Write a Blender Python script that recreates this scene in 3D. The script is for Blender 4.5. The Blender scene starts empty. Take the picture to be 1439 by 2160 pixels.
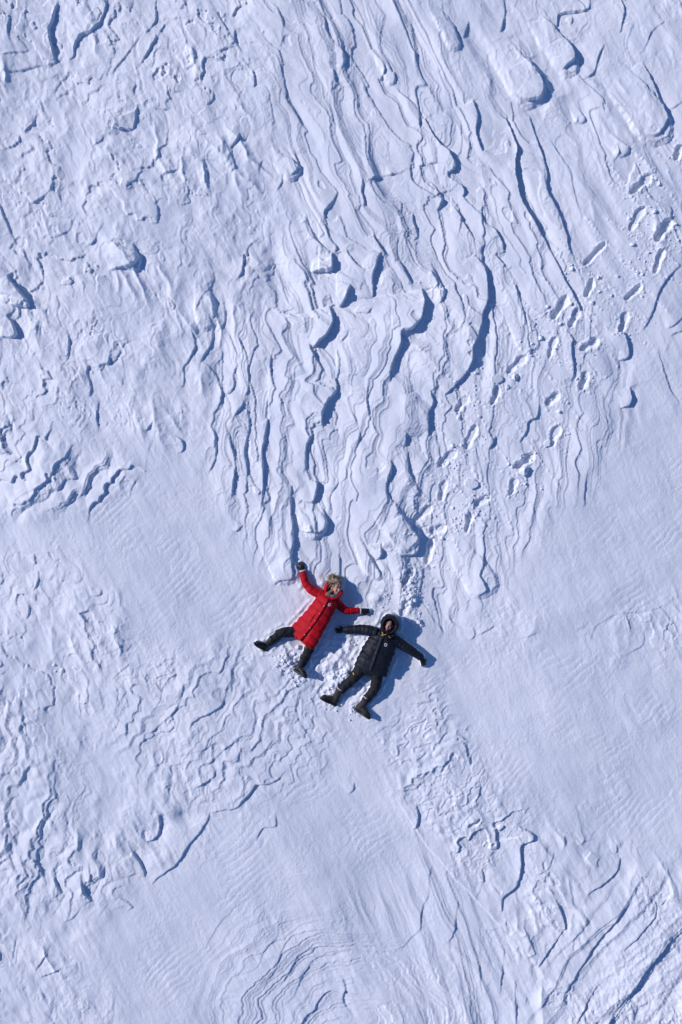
import bpy, bmesh, math, random
import numpy as np
from mathutils import Vector, Matrix
from mathutils.bvhtree import BVHTree

# ------------------------------------------------------------------ camera, sky, sun, exposure
scene = bpy.context.scene
COL = scene.collection
PPM = 125.0                 # photo pixels per metre on the snow
CAM_H = 14.0                # drone height above the snow
SUN_EL = math.radians(31.0)
LIGHT_DIR = math.radians(-17.0)     # compass heading the light travels (x right, y up the picture)

cam_d = bpy.data.cameras.new('drone_camera')
cam = bpy.data.objects.new('drone_camera', cam_d)
COL.objects.link(cam)
cam.location = (0, 0, CAM_H)
cam_d.sensor_fit = 'VERTICAL'
cam_d.sensor_height = 36.0
cam_d.lens = CAM_H * 36.0 / (2160.0 / PPM)
cam_d.clip_end = 2000.0
scene.camera = cam

world = bpy.data.worlds.new('World')
scene.world = world
world.use_nodes = True
wn = world.node_tree
sky = wn.nodes.new('ShaderNodeTexSky')
sky.sky_type = 'NISHITA'
sky.sun_disc = False
sky.sun_elevation = SUN_EL
# a sky sun_rotation of 0 puts the sun towards +Y, positive turns it clockwise
sun_az = LIGHT_DIR + math.pi            # direction towards the sun, counter-clockwise from +X
sky.sun_rotation = math.pi / 2 - sun_az
sky.air_density = 1.0
sky.dust_density = 0.0
sky.ozone_density = 10.0
wn.nodes['Background'].inputs[1].default_value = 0.11
wn.links.new(sky.outputs[0], wn.nodes['Background'].inputs[0])

sun_d = bpy.data.lights.new('sun', 'SUN')
sun_d.energy = 4.0
sun_d.angle = math.radians(0.5)
sun_d.color = (1.0, 0.97, 0.92)
sun = bpy.data.objects.new('sun', sun_d)
COL.objects.link(sun)
to_sun = Vector((math.cos(sun_az) * math.cos(SUN_EL), math.sin(sun_az) * math.cos(SUN_EL), math.sin(SUN_EL)))
sun.rotation_euler = to_sun.to_track_quat('Z', 'Y').to_euler()
sun.location = to_sun * 30

vs = scene.view_settings
vs.view_transform = 'Standard'
vs.look = 'None'
vs.exposure = -0.25
vs.gamma = 1.0
vs.use_curve_mapping = False
vs.use_white_balance = True         # the photograph is balanced cool: white snow reads lavender blue
vs.white_balance_temperature = 6340
vs.white_balance_tint = 18
scene.cycles.max_bounces = 6
scene.cycles.diffuse_bounces = 3


def P(px, py, z=0.0):
    """photo pixel -> point at height z above the snow"""
    k = (CAM_H - z) / CAM_H / PPM
    return Vector(((px - 719.5) * k, (1080.0 - py) * k, z))


# ------------------------------------------------------------------ materials
def mat(name, col, rough=0.6, spec=0.3, bump=None, var=0.0, sheen=0.0, dust=0.0):
    m = bpy.data.materials.new(name)
    m.use_nodes = True
    nt = m.node_tree
    b = nt.nodes['Principled BSDF']
    b.inputs['Base Color'].default_value = (*col, 1)
    b.inputs['Roughness'].default_value = rough
    b.inputs['Specular IOR Level'].default_value = spec
    if sheen:
        b.inputs['Sheen Weight'].default_value = sheen
    tc = nt.nodes.new('ShaderNodeTexCoord')
    if var:
        n = nt.nodes.new('ShaderNodeTexNoise')
        n.inputs['Scale'].default_value = 14
        n.inputs['Detail'].default_value = 6
        nt.links.new(tc.outputs['Object'], n.inputs['Vector'])
        r = nt.nodes.new('ShaderNodeMapRange')
        r.inputs[1].default_value = 0.3
        r.inputs[2].default_value = 0.7
        r.inputs[3].default_value = 1 - var
        r.inputs[4].default_value = 1 + var
        nt.links.new(n.outputs[0], r.inputs[0])
        mx = nt.nodes.new('ShaderNodeMix')
        mx.data_type = 'RGBA'
        mx.blend_type = 'MULTIPLY'
        mx.inputs[0].default_value = 1
        mx.inputs[6].default_value = (*col, 1)
        nt.links.new(r.outputs[0], mx.inputs[7])
        nt.links.new(mx.outputs[2], b.inputs['Base Color'])
    if dust:        # dry snow caught in the cloth
        dn = nt.nodes.new('ShaderNodeTexNoise')
        dn.inputs['Scale'].default_value = 55
        dn.inputs['Detail'].default_value = 6
        dn.inputs['Roughness'].default_value = 0.7
        nt.links.new(tc.outputs['Object'], dn.inputs['Vector'])
        dr = nt.nodes.new('ShaderNodeMapRange')
        dr.inputs[1].default_value = 0.64
        dr.inputs[2].default_value = 0.72
        dr.inputs[4].default_value = dust
        nt.links.new(dn.outputs[0], dr.inputs[0])
        dm = nt.nodes.new('ShaderNodeMix')
        dm.data_type = 'RGBA'
        dm.inputs[6].default_value = (*col, 1)
        dm.inputs[7].default_value = (0.80, 0.83, 0.88, 1)
        if b.inputs['Base Color'].is_linked:
            nt.links.new(b.inputs['Base Color'].links[0].from_socket, dm.inputs[6])
        nt.links.new(dr.outputs[0], dm.inputs[0])
        nt.links.new(dm.outputs[2], b.inputs['Base Color'])
    if bump:
        n2 = nt.nodes.new('ShaderNodeTexNoise')
        n2.inputs['Scale'].default_value = bump[0]
        n2.inputs['Detail'].default_value = 5
        nt.links.new(tc.outputs['Object'], n2.inputs['Vector'])
        bp = nt.nodes.new('ShaderNodeBump')
        bp.inputs['Strength'].default_value = bump[1]
        bp.inputs['Distance'].default_value = bump[2]
        nt.links.new(n2.outputs[0], bp.inputs['Height'])
        nt.links.new(bp.outputs[0], b.inputs['Normal'])
    return m


def snow_material():
    m = bpy.data.materials.new('wind_packed_snow')
    m.use_nodes = True
    nt = m.node_tree
    b = nt.nodes['Principled BSDF']
    b.inputs['Roughness'].default_value = 0.62
    b.inputs['Specular IOR Level'].default_value = 0.18
    tc = nt.nodes.new('ShaderNodeNewGeometry')
    # slight tint differences between crusted and fresh snow
    n = nt.nodes.new('ShaderNodeTexNoise')
    n.inputs['Scale'].default_value = 0.9
    n.inputs['Detail'].default_value = 9
    nt.links.new(tc.outputs['Position'], n.inputs['Vector'])
    cr = nt.nodes.new('ShaderNodeValToRGB')
    cr.color_ramp.elements[0].position = 0.35
    cr.color_ramp.elements[0].color = (0.80, 0.835, 0.90, 1)
    cr.color_ramp.elements[1].position = 0.68
    cr.color_ramp.elements[1].color = (0.87, 0.89, 0.93, 1)
    nt.links.new(n.outputs[0], cr.inputs[0])
    nt.links.new(cr.outputs[0], b.inputs['Base Color'])
    # grain: coarse crust grain and fine crystals
    g1 = nt.nodes.new('ShaderNodeTexNoise')
    g1.inputs['Scale'].default_value = 34
    g1.inputs['Detail'].default_value = 4
    g1.inputs['Roughness'].default_value = 0.62
    nt.links.new(tc.outputs['Position'], g1.inputs['Vector'])
    g2 = nt.nodes.new('ShaderNodeTexNoise')
    g2.inputs['Scale'].default_value = 130
    g2.inputs['Detail'].default_value = 3
    nt.links.new(tc.outputs['Position'], g2.inputs['Vector'])
    b1 = nt.nodes.new('ShaderNodeBump')
    b1.inputs['Strength'].default_value = 0.5
    b1.inputs['Distance'].default_value = 0.012
    nt.links.new(g1.outputs[0], b1.inputs['Height'])
    b2 = nt.nodes.new('ShaderNodeBump')
    b2.inputs['Strength'].default_value = 0.8
    b2.inputs['Distance'].default_value = 0.004
    nt.links.new(g2.outputs[0], b2.inputs['Height'])
    nt.links.new(b1.outputs[0], b2.inputs['Normal'])
    nt.links.new(b2.outputs[0], b.inputs['Normal'])
    return m


SNOW = snow_material()


def obj(name, mesh, material=None, parent=None):
    o = bpy.data.objects.new(name, mesh)
    COL.objects.link(o)
    if material is not None:
        mesh.materials.clear()
        mesh.materials.append(material)
    if parent is not None:
        o.parent = parent
    return o


def tag(o, label=None, cat=None, group=None, kind=None):
    for k, v in (('label', label), ('category', cat), ('group', group), ('kind', kind)):
        if v:
            o[k] = v
    return o

SCARP_GAIN = 1.0
# ------------------------------------------------------------------ the snow: sastrugi height field
rng = np.random.default_rng(11)
PERM = rng.permutation(256).astype(np.int32)
GA = rng.random(256) * 2 * np.pi
GX, GY = np.cos(GA).astype(np.float32), np.sin(GA).astype(np.float32)


def gn(x, y, seed=0):
    """2-D gradient noise, about -0.7..0.7"""
    x = np.asarray(x, np.float32)
    y = np.asarray(y, np.float32)
    xf, yf = np.floor(x), np.floor(y)
    xi, yi = xf.astype(np.int32), yf.astype(np.int32)
    fx, fy = x - xf, y - yf
    u = fx * fx * fx * (fx * (fx * 6 - 15) + 10)
    v = fy * fy * fy * (fy * (fy * 6 - 15) + 10)

    def g(ix, iy, dx, dy):
        h = PERM[(PERM[(ix + seed * 17) & 255] + iy + seed * 31) & 255]
        return GX[h] * dx + GY[h] * dy
    a = g(xi, yi, fx, fy)
    b = g(xi + 1, yi, fx - 1, fy)
    c = g(xi, yi + 1, fx, fy - 1)
    d = g(xi + 1, yi + 1, fx - 1, fy - 1)
    ab = a + u * (b - a)
    cd = c + u * (d - c)
    return ab + v * (cd - ab)


def fbm(x, y, oct=3, seed=0, gain=0.5):
    s, a, t = 0, 1.0, 0
    for i in range(oct):
        s = s + a * gn(x, y, seed + i)
        t += a
        a *= gain
        x, y = x * 2.03 + 7.1, y * 2.03 - 3.7
    return s / t * 1.5


def sstep(a, b, x):
    t = np.clip((x - a) / (b - a), 0, 1)
    return t * t * (3 - 2 * t)


def axis(half, cell):
    """even spacing over the picture, wider and wider outside it"""
    core = np.arange(-half, half + cell, cell)
    steps = np.concatenate([cell * 1.045 ** np.arange(1, 53), cell * 1.045 ** 52 * 1.5 ** np.arange(1, 15)])
    out = np.cumsum(steps)
    return np.concatenate([core[0] - out[::-1], core, core[-1] + out])


CELL = 0.0141
ax = axis(5.95, CELL)
ay = axis(8.85, CELL)
NX, NY = len(ax), len(ay)
X, Y = np.meshgrid(ax, ay)
X = X.astype(np.float32)
Y = Y.astype(np.float32)
PXX = 719.5 + X * PPM          # photo pixel of every ground vertex
PYY = 1080.0 - Y * PPM
FAR = np.maximum(sstep(8.3, 10.5, np.abs(X)), sstep(11.2, 13.5, np.abs(Y)))
# ragged edges: small shared warp
WX = 0.026 * fbm(X / 0.16, Y / 0.22, 4, 1, 0.6) + 0.05 * gn(X / 0.6, Y / 0.6, 5)
WY = 0.026 * fbm(X / 0.16, Y / 0.22, 4, 9, 0.6) + 0.05 * gn(X / 0.6, Y / 0.6, 6)
WX = WX.astype(np.float32)
WY = WY.astype(np.float32)


def soft_mask(polys, blur=40, warp=30):
    """soft-edged mask (0..1) from polygons given in photo pixels"""
    q = 8
    gx = np.arange(-400, 1840, q)
    gy = np.arange(-400, 2560, q)
    MX, MY = np.meshgrid(gx, gy)
    m = np.zeros(MX.shape, np.float32)
    for p in polys:
        ins = np.zeros(MX.shape, bool)
        n = len(p)
        for i in range(n):
            x0, y0 = p[i]
            x1, y1 = p[(i + 1) % n]
            c = (y0 > MY) != (y1 > MY)
            with np.errstate(divide='ignore', invalid='ignore'):
                xi = (x1 - x0) * (MY - y0) / (y1 - y0 + 1e-9) + x0
            ins ^= c & (MX < xi)
        m = np.maximum(m, ins.astype(np.float32))
    k = max(1, int(blur / q))
    for _ in range(2):
        for axis_ in (0, 1):
            c = np.cumsum(np.concatenate([np.repeat(np.take(m, [0], axis_), k + 1, axis_), m,
                                          np.repeat(np.take(m, [-1], axis_), k, axis_)], axis_), axis_)
            n = m.shape[axis_]
            m = (np.take(c, np.arange(2 * k + 1, 2 * k + 1 + n), axis_) - np.take(c, np.arange(0, n), axis_)) / (2 * k + 1)
    sx = np.clip((PXX + warp * WN1 + 400) / q, 0, m.shape[1] - 1.001)
    sy = np.clip((PYY + warp * WN2 + 400) / q, 0, m.shape[0] - 1.001)
    ix, iy = sx.astype(np.int32), sy.astype(np.int32)
    fx, fy = sx - ix, sy - iy
    return ((m[iy, ix] * (1 - fx) + m[iy, ix + 1] * fx) * (1 - fy)
            + (m[iy + 1, ix] * (1 - fx) + m[iy + 1, ix + 1] * fx) * fy).astype(np.float32)


WN1 = fbm(X / 0.5, Y / 0.7, 4, 21)
WN2 = fbm(X / 0.5, Y / 0.7, 4, 27)

M_CENTER = soft_mask([[(470, -395), (760, -395), (960, 180), (1110, 240), (1235, 600), (1340, 760), (1330, 870), (1250, 1000),
                       (1110, 1120), (1035, 1260), (960, 1330), (880, 1290), (740, 1270), (650, 1230), (560, 1200),
                       (490, 1090), (425, 930), (430, 760), (560, 620), (620, 500), (600, 330), (560, 200)]], 28, 30)
M_TOPR = soft_mask([[(760, -395), (1835, -395), (1835, 420), (1250, 600), (1110, 240), (960, 180)]], 40, 40)
M_WAVE_W = soft_mask([[(-395, 890), (60, 890), (160, 950), (290, 980), (300, 1010), (200, 1075), (80, 1080), (-395, 1085)]], 22, 30)
M_WAVE_S = soft_mask([[(240, 1420), (420, 1370), (560, 1340), (660, 1440), (700, 1480), (690, 1560), (640, 1640), (520, 1700),
                       (400, 1690), (300, 1640), (240, 1560)]], 30, 40)
M_WAVE_SW = soft_mask([[(-395, 1430), (70, 1450), (90, 1560), (130, 1640), (160, 1760), (270, 1830), (200, 1920), (60, 1920), (-395, 1930)]], 26, 40)
M_ARC = soft_mask([[(430, 2080), (470, 1990), (560, 1930), (700, 1930), (790, 1990), (1000, 1980), (1080, 2200), (420, 2550)]], 24, 20)
M_CHUTE = soft_mask([[(790, 1620), (850, 1650), (1000, 1860), (1150, 2040), (1180, 2550), (800, 2550), (850, 1990), (700, 1900), (880, 1850), (900, 1790)]], 26, 20)
M_PLATE_NW = soft_mask([[(-395, -395), (480, -395), (560, 200), (620, 480), (560, 620), (440, 760), (430, 930), (380, 960),
                         (240, 900), (-395, 880)]], 40, 40)
M_PLATE_SE = soft_mask([[(860, 1640), (1000, 1640), (1110, 1740), (1330, 1790), (1835, 1960), (1835, 2550), (1150, 2550), (1080, 1950), (930, 1780)],
                        [(0, 1180), (110, 1150), (230, 1260), (290, 1370), (180, 1560), (-395, 1450), (-395, 1180)],
                        [(-395, 1930), (180, 1950), (230, 2100), (120, 2550), (-395, 2550)],
                        [(170, 1640), (420, 1640), (460, 1730), (340, 1860), (180, 1780)],
                        [(1220, 1300), (1340, 1260), (1835, 1220), (1835, 1370), (1350, 1375), (1250, 1390)], [(1010, 1290), (1150, 1300), (1140, 1350), (1000, 1340)]], 34, 40)
M_SMOOTH = soft_mask([[(230, 1010), (430, 990), (560, 1200), (640, 1330), (520, 1350), (260, 1390), (230, 1260), (110, 1140), (120, 1070)],
                      [(1060, 1250), (1130, 1130), (1260, 990), (1330, 880), (1835, 860), (1835, 1750), (1330, 1780), (1120, 1730), (930, 1560), (930, 1380)],
                      [(330, 1880), (480, 1720), (680, 1600), (790, 1650), (890, 1790), (700, 1900), (470, 1960), (420, 2100), (300, 2200), (200, 1950)]], 34, 30)
M_TRACK = soft_mask([[(1230, 2080), (1400, 1920), (1835, 1880), (1835, 2550), (1180, 2550)]], 14, 6)
M_RIP_S = soft_mask([[(800, 1390), (960, 1370), (950, 1640), (860, 1640), (790, 1560)]], 20, 20)

M_TRAIL = soft_mask([[(1835, 280), (1835, 480), (1340, 830), (1130, 1010), (960, 1240), (890, 1220), (930, 1000), (985, 840), (1200, 560), (1330, 350)]], 26, 10)

H = np.zeros_like(X)
# broad undulation, drawn out along the wind (from upper left to lower right)
cw, sw = math.cos(math.radians(-63)), math.sin(math.radians(-63))
V = X * cw + Y * sw                # along the wind
U = X * (-sw) + Y * cw             # across it, growing to the right
H += 0.085 * fbm(U / 1.5, V / 3.4, 3, 40) * (1 - 0.55 * M_SMOOTH)
H += 0.10 * fbm(X / 5.0, Y / 6.0, 2, 44)
H += 0.030 * np.clip(M_CENTER + 0.6 * M_TOPR + 0.6 * M_PLATE_NW, 0, 1) * fbm(U / 0.75, V / 1.7, 2, 48)

# --- scarps traced from the photograph. Each runs with its high side on the right hand.
TILES = {'A': (0, 0, .5), 'B': (719, 0, .5), 'C': (0, 540, .5), 'D': (719, 540, .5), 'E': (0, 1080, .5), 'F': (719, 1080, .5),
         'G': (0, 1620, .5), 'H': (719, 1620, .5), 'K': (560, 380, .278), 'N': (420, 780, .3753)}
SCARPS = '''
A10:240,0 225,60 210,130 215,190 230,260
A4:105,-10 105,80 108,155
A4.6:45,-10 40,50 35,130 60,190
A8:455,-10 440,50 415,100 385,135 340,150 315,190 310,230 285,245
A4.6:655,-10 660,50 660,95 640,120 615,138
A4:590,150 555,200 510,260 465,315
A4.6:700,100 670,150 620,220 575,290
A4.6:580,355 565,380 570,400
A4:720,460 700,465 650,460 620,450
A6.6:580,440 575,470 570,505 560,540 500,545 450,540
A4:115,210 60,222 0,230
A4:160,270 90,295 0,305
A4:900,350 905,390 900,430 870,450
A4.6:1060,300 1075,345 1070,375
A4.6:1000,200 950,212 905,228 900,250
A5.6:990,130 995,180 975,195
A4.6:1140,-10 1190,90 1190,180 1180,240 1195,300 1210,380 1230,440 1260,500 1300,560
A4.6:1330,-10 1370,70 1380,150 1439,220
A4:880,-10 920,70 960,130 1000,190 1030,225 1060,235
A5.6:1240,650 1260,690 1250,730 1210,755
A4.6:1180,720 1190,765 1165,805
A5.6:1110,680 1090,700 1085,740
A4.6:1010,560 1000,590 975,630
A4.6:80,560 70,600 10,630
A4.6:150,480 145,520 105,550
A4:435,570 430,600 395,620
A4.6:95,690 105,720 80,735
A4.6:225,770 215,810 160,855 120,865
A3:305,910 295,980 220,1010
A4:445,945 420,980 395,1030 350,1030
A4:660,870 665,940 630,945
A4:590,765 545,785 537,820
A4:760,715 690,735 690,765
A4.6:1440,785 1420,830 1400,870 1370,890 1375,950 1390,1010 1420,1050
A4:1290,900 1300,950 1330,1000 1360,1060
A5.6:1090,1000 1050,1040 1040,1079
A5.6:570,1030 590,1079
A4.6:0,860 40,950 70,1040
A4:750,40 775,140 790,200
A3:1150,380 1145,430 1175,510
A4:1140,260 1170,330 1210,420 1250,480 1280,540
A4:1410,300 1415,340 1430,360
A4:1385,420 1400,490 1430,560
A4:1160,240 1200,340 1215,430 1240,500
B10.3:950,150 975,190 985,240 965,262 935,290
B4.6:840,60 900,110 950,160
B10.3:790,250 825,310 845,370 835,415 790,425 740,400
B9.2:1270,260 1300,310 1330,390 1350,450 1370,500 1350,550 1330,575 1290,570
B5.6:1110,190 1085,240 1060,310 1020,330
B5.6:1060,-10 1040,40 980,50 920,60 915,110
B4.6:1180,-10 1195,60 1180,140
B4.6:1360,100 1310,140 1290,190 1260,230
B5.6:1439,420 1400,450 1370,460
B4:430,-10 440,80 470,130 520,210
B4.6:535,90 525,130 510,165
B5.6:690,-10 695,60 690,110 680,140
B4.6:20,60 60,150 75,200
B5.6:150,200 180,250 185,300 165,340
B5.6:0,210 18,250 10,290
B4.6:80,320 110,390 150,460 200,540 250,590
B6.6:230,370 290,430 325,470 335,540 370,590 370,620
B9.2:350,500 400,580 450,640 480,700 460,730
B5.6:440,740 470,760 515,790 520,825 490,835
B12.6:690,500 715,560 740,630 735,700 745,790 780,880 830,970 880,1060 900,1090
B9.2:800,490 820,560 845,640 865,720 870,800 910,880 950,980 970,1079
B4.6:880,580 920,650 960,730 975,800 1000,870 1020,950
B9.2:555,430 575,500 575,570 595,640
B5.6:320,620 300,680 300,750 340,800 400,830 425,850 400,890
B5.6:380,760 410,810 430,850 410,890
B4.6:310,690 260,730 200,740 120,760 90,800 100,860 60,890
B4.6:500,880 510,940 495,1010
B6.6:480,880 520,940 560,1010 570,1079
B6.6:140,990 160,1040 190,1079
B4.6:600,870 600,930 640,960 680,1010 700,1079
B4.6:1000,480 990,520 970,510
B4:1165,600 1170,650 1140,690
B4:340,880 300,920 320,970 330,1010 310,1030
C13.8:40,90 70,130 100,170 130,215 90,220 50,210
C11.5:30,260 60,300 70,335 40,347 0,347
C9.2:590,-10 580,35 520,55 460,70
C5.8:880,20 900,70 895,120 860,160 840,210 830,255 800,260
C5.2:1030,-10 1020,60 990,100
C14.5:1395,215 1405,270 1390,310 1350,360 1320,390
C5.2:790,280 810,320 825,380 800,440 770,480 775,545 745,550
C5.2:890,260 900,310 890,380 850,450 840,510 825,545
C5.2:945,200 950,250 940,300 915,330
C5.2:970,330 1000,410 1010,450 990,490 990,550 970,580 945,580 935,650
C5.2:1010,350 1040,420 1045,500 1050,560 1035,590
C5.2:1020,590 1025,630 1000,660 975,700
C3.9:940,400 940,480 940,560 920,640 870,700
C5.2:905,720 912,800 905,870 880,920
C5.2:960,720 975,790 990,860 990,960 985,1020
C5.2:1040,650 1055,720 1040,800 1040,900 1045,1000
C5.8:1130,690 1120,740 1110,850 1110,960 1105,1060
C3.1:1155,380 1145,450 1150,530 1180,600 1200,680
C4.6:1300,330 1310,400 1370,490 1400,530
C11.5:1410,520 1415,570 1385,610 1365,660 1360,730
C5.6:1310,760 1295,820 1300,880 1280,920
C9.2:1340,950 1330,1000 1320,1040
C5.2:1260,970 1235,1010 1225,1060
C4:285,310 295,360 290,420 270,460
C4.6:385,460 370,490 380,560 375,600
C4.6:470,430 460,455 430,460
C4:320,80 310,115 250,120
C2.3:770,600 800,650 780,660
C4.6:720,750 770,780 775,820 745,830
C3.5:120,810 110,840 60,870 10,900
C3.5:245,870 230,920 180,970 110,1010 50,1050
C3.5:350,900 340,930 280,950 250,990 230,1030
C3:420,910 410,950 350,1000 290,1050
C4:245,520 200,520 170,500
C3:590,930 560,980 550,1020
C4:420,600 415,660 425,740
C4.6:1340,100 1380,160 1400,200
C4:650,690 630,735 610,730
C4:135,640 140,690 110,680
D14.5:560,-10 605,50 620,110 620,180 595,250 585,320 560,380 545,450 510,520 470,565 440,585
D14.5:345,140 355,190 350,250 330,290 290,315 250,322 245,390 215,470 205,530
D13.5:170,-10 140,60 132,110 135,180
D13.5:40,130 15,190 0,215
D10:375,560 385,610 365,660 365,760
D4.6:100,550 110,620 130,700 150,750
D5.6:640,-10 700,40 730,120 760,200 780,270 785,370 800,430
D6.6:890,-10 930,80 970,170 1000,230 990,260 990,300
D9.2:1180,300 1200,360 1205,430 1170,440
D9.2:1220,550 1230,600 1220,630 1180,640
D5.6:980,340 975,400 985,480 970,530
D6.6:835,630 820,680 785,700 780,740 755,785
D5.6:660,765 645,790 625,815
D4.6:1040,900 1030,980 1030,1060
D4.6:275,750 275,810
D4:480,590 465,640 430,670
D4:490,80 480,140 500,200 510,280 470,330
D4:380,20 420,100 440,160 400,220
D4:1340,400 1360,480 1390,560 1430,620
D5.6:1439,40 1390,90 1350,140 1310,230 1270,320
D4:210,850 215,920 190,960 200,1040
D4:560,800 590,900 600,970
D4:400,660 400,740 415,860 430,940
D4:1439,250 1400,290 1370,300
D4:1439,310 1390,335
E6.8:1220,-10 1235,80 1240,150 1235,200 1240,270 1225,290 1180,290 1160,310
E3.6:750,680 720,700 690,740 680,790 650,830
E3.6:780,720 770,780 740,830 690,880 660,920 620,940 610,975
E3.6:975,640 985,700 960,740 940,800 900,840 820,880 800,920
E3.6:1000,960 940,1000 880,1060
E2.9:900,920 890,980 780,1020 770,1060
E2.2:525,520 525,550 480,580 430,600
E2.2:565,550 530,590
E4:455,340 450,380 390,390
E4:385,390 375,415 335,430
E5:145,180 150,215 135,220
E5:155,250 160,290 140,330
E5:125,390 130,430 115,450
E4.3:10,620 18,640 0,655
E4:1020,50 1000,80 980,75
E4:425,320 425,345 380,355
E2.9:560,640 500,690 480,720
E2.2:710,600 690,630 640,660
E2.9:690,1010 690,1050 640,1070
E2.9:1240,820 1270,900 1310,960 1290,1000
F10.3:260,10 300,70 328,120 325,165 285,180 240,170
F7:165,130 170,180 155,200
F6:600,80 600,200 585,260 605,310 608,330 580,352 535,375
F4:560,480 565,520 545,540
F4:250,170 210,180 195,220 215,270 255,300
F2.1:1160,430 1090,470 1065,510 1050,560
F2.1:1439,350 1350,400 1250,420 1170,430 1100,450
F2.8:1280,490 1280,560 1190,610
F2.8:840,510 800,520 760,530
F4:650,480 600,510 580,515
F2.1:800,60 790,120 760,160
F4:400,380 390,440 440,520
F3:470,380 460,450 520,500
G6.7:560,350 590,400 615,440 612,465
G5.6:890,180 850,260 790,330 740,400 680,450 640,490
G5.6:680,190 680,240 660,290 620,305
G5.6:450,400 440,440 435,460
G4:1160,190 1165,240 1110,245 1080,300
G5.6:1210,10 1180,40 1130,60 1080,60 1050,100 1020,130 995,165 900,180
G4:890,-20 900,30 850,70 800,90
G2.2:1060,545 1000,580 940,640 900,700 870,760
G2.2:1270,635 1180,660 1170,710 1110,770 1080,830 1000,880
G3:1439,680 1340,680 1260,700 1190,760 1170,830 1130,900 1090,930
G3:1480,735 1350,750 1270,790 1230,860 1190,920 1130,960
G3:1480,770 1400,790 1320,820 1270,900 1240,970 1200,1000
G5.6:40,360 60,400 75,440
G5.6:90,370 110,430 125,460
G5.6:150,380 180,430 200,490
G5.6:230,460 250,500 265,520
G6.7:340,440 350,500 385,555
G5.6:380,400 385,460 370,470
G4:340,590 300,640 270,650
G4:510,540 560,585 540,595
G4:210,740 190,790 150,850
G4:270,840 220,860 170,875
H8:740,250 770,250 810,280 805,300 760,320 755,360 760,420 745,480 720,520 685,545 680,600
H6.1:1185,380 1170,430 1130,470 1080,500 1040,525
H7.1:900,550 930,610 945,660 940,685
H7.1:1230,545 1140,660 1060,760 985,880 930,950
H6.1:935,685 890,750 830,830
H5.1:1330,610 1260,690 1190,770
H8.2:1400,700 1330,790 1270,870 1200,960 1110,1079
H5.1:1090,910 1020,1000 985,1060
H6:320,150 325,210 310,255
H5:580,40 580,110 565,140
H3:380,420 375,530 345,610 335,680 280,740 220,780
H3:490,560 480,680 430,760
H3:580,820 590,920 600,980
H3:690,760 690,850 665,980
H4:735,900 740,1090
H3.6:900,960 830,850 780,760 680,670 600,590 500,480 400,370 300,230 230,110
H4:0,890 20,930 15,1000 60,1060
H3.4:895,345 870,420 820,450
H4:380,20 340,60 300,90 240,90
H3:380,90 350,130 330,120
H5:595,420 600,480 580,480
H4:55,60 50,95 30,110
K4.6:560,60 545,130 450,240 445,330 480,400 510,470 545,520 510,560
K4.6:735,0 730,80 745,180 680,210
K13.5:500,560 508,620 498,690 430,692 350,695
K5.6:300,280 320,380 380,460 490,560
K6.6:605,520 640,590 700,650 800,730
K4.6:1105,250 1130,330 1165,410 1130,450
K4.6:1270,690 1310,780 1280,830
K5.6:1020,620 1070,700 1110,780
K4:160,960 150,1020 200,1110
K5.6:620,1140 615,1180 580,1220
K4.6:820,970 770,1000 680,1000
N6.6:520,650 515,760 525,860 515,960
N5.6:690,620 650,680 640,720
N8:690,780 710,850 690,900 620,910 550,910
N6.6:1020,1000 1030,1040 1010,1070
N4.6:1090,460 1085,540 1060,620 1060,690 1130,800
N4.6:1180,460 1180,560 1210,640 1230,700
N4:835,160 850,230 890,290 900,380 880,450 890,520
N4:940,100 950,180 960,260 990,350
N4.6:830,520 820,610 760,660 730,740 770,850
N4:1000,560 1000,660 1020,740
N5.6:785,960 790,1050 785,1160
N4.6:640,290 640,370 610,420 605,500 600,560
'''


def smooth_line(pts, sub=4):
    out = []
    n = len(pts)
    for i in range(n - 1):
        p0, p1, p2, p3 = pts[max(i - 1, 0)], pts[i], pts[i + 1], pts[min(i + 2, n - 1)]
        for k in range(sub):
            t = k / sub
            out.append(tuple(0.5 * (2 * b + (c - a) * t + (2 * a - 5 * b + 4 * c - d) * t * t + (3 * b - a - 3 * c + d) * t ** 3)
                             for a, b, c, d in zip(p0, p1, p2, p3)))
    out.append(pts[-1])
    return out


def line_field(pts, reach):
    """window slices, signed distance (right hand negative) and 0..1 position along a polyline in metres"""
    a = np.array(pts, np.float32)
    lo, hi = a.min(0) - reach, a.max(0) + reach
    i0, i1 = np.searchsorted(ax, [lo[0], hi[0]])
    j0, j1 = np.searchsorted(ay, [lo[1], hi[1]])
    if i1 - i0 < 3 or j1 - j0 < 3:
        return None
    sl = (slice(j0, j1), slice(i0, i1))
    x = X[sl] + WX[sl]
    y = Y[sl] + WY[sl]
    best = np.full(x.shape, 1e9, np.float32)
    sgn = np.ones(x.shape, np.float32)
    pos = np.zeros(x.shape, np.float32)
    seg = np.diff(a, axis=0)
    ln = np.hypot(seg[:, 0], seg[:, 1]) + 1e-6
    cum = np.concatenate([[0], np.cumsum(ln)])
    for k in range(len(seg)):
        dx, dy = x - a[k, 0], y - a[k, 1]
        tx, ty = seg[k] / ln[k]
        t = np.clip(dx * tx + dy * ty, 0, ln[k])
        ex, ey = dx - t * tx, dy - t * ty
        d2 = ex * ex + ey * ey
        m = d2 < best
        best = np.where(m, d2, best)
        sgn = np.where(m, np.where(tx * ey - ty * ex >= 0, 1, -1), sgn)
        pos = np.where(m, (cum[k] + t) / cum[-1], pos)
    return sl, sgn * np.sqrt(best), pos, cum[-1]


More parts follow.
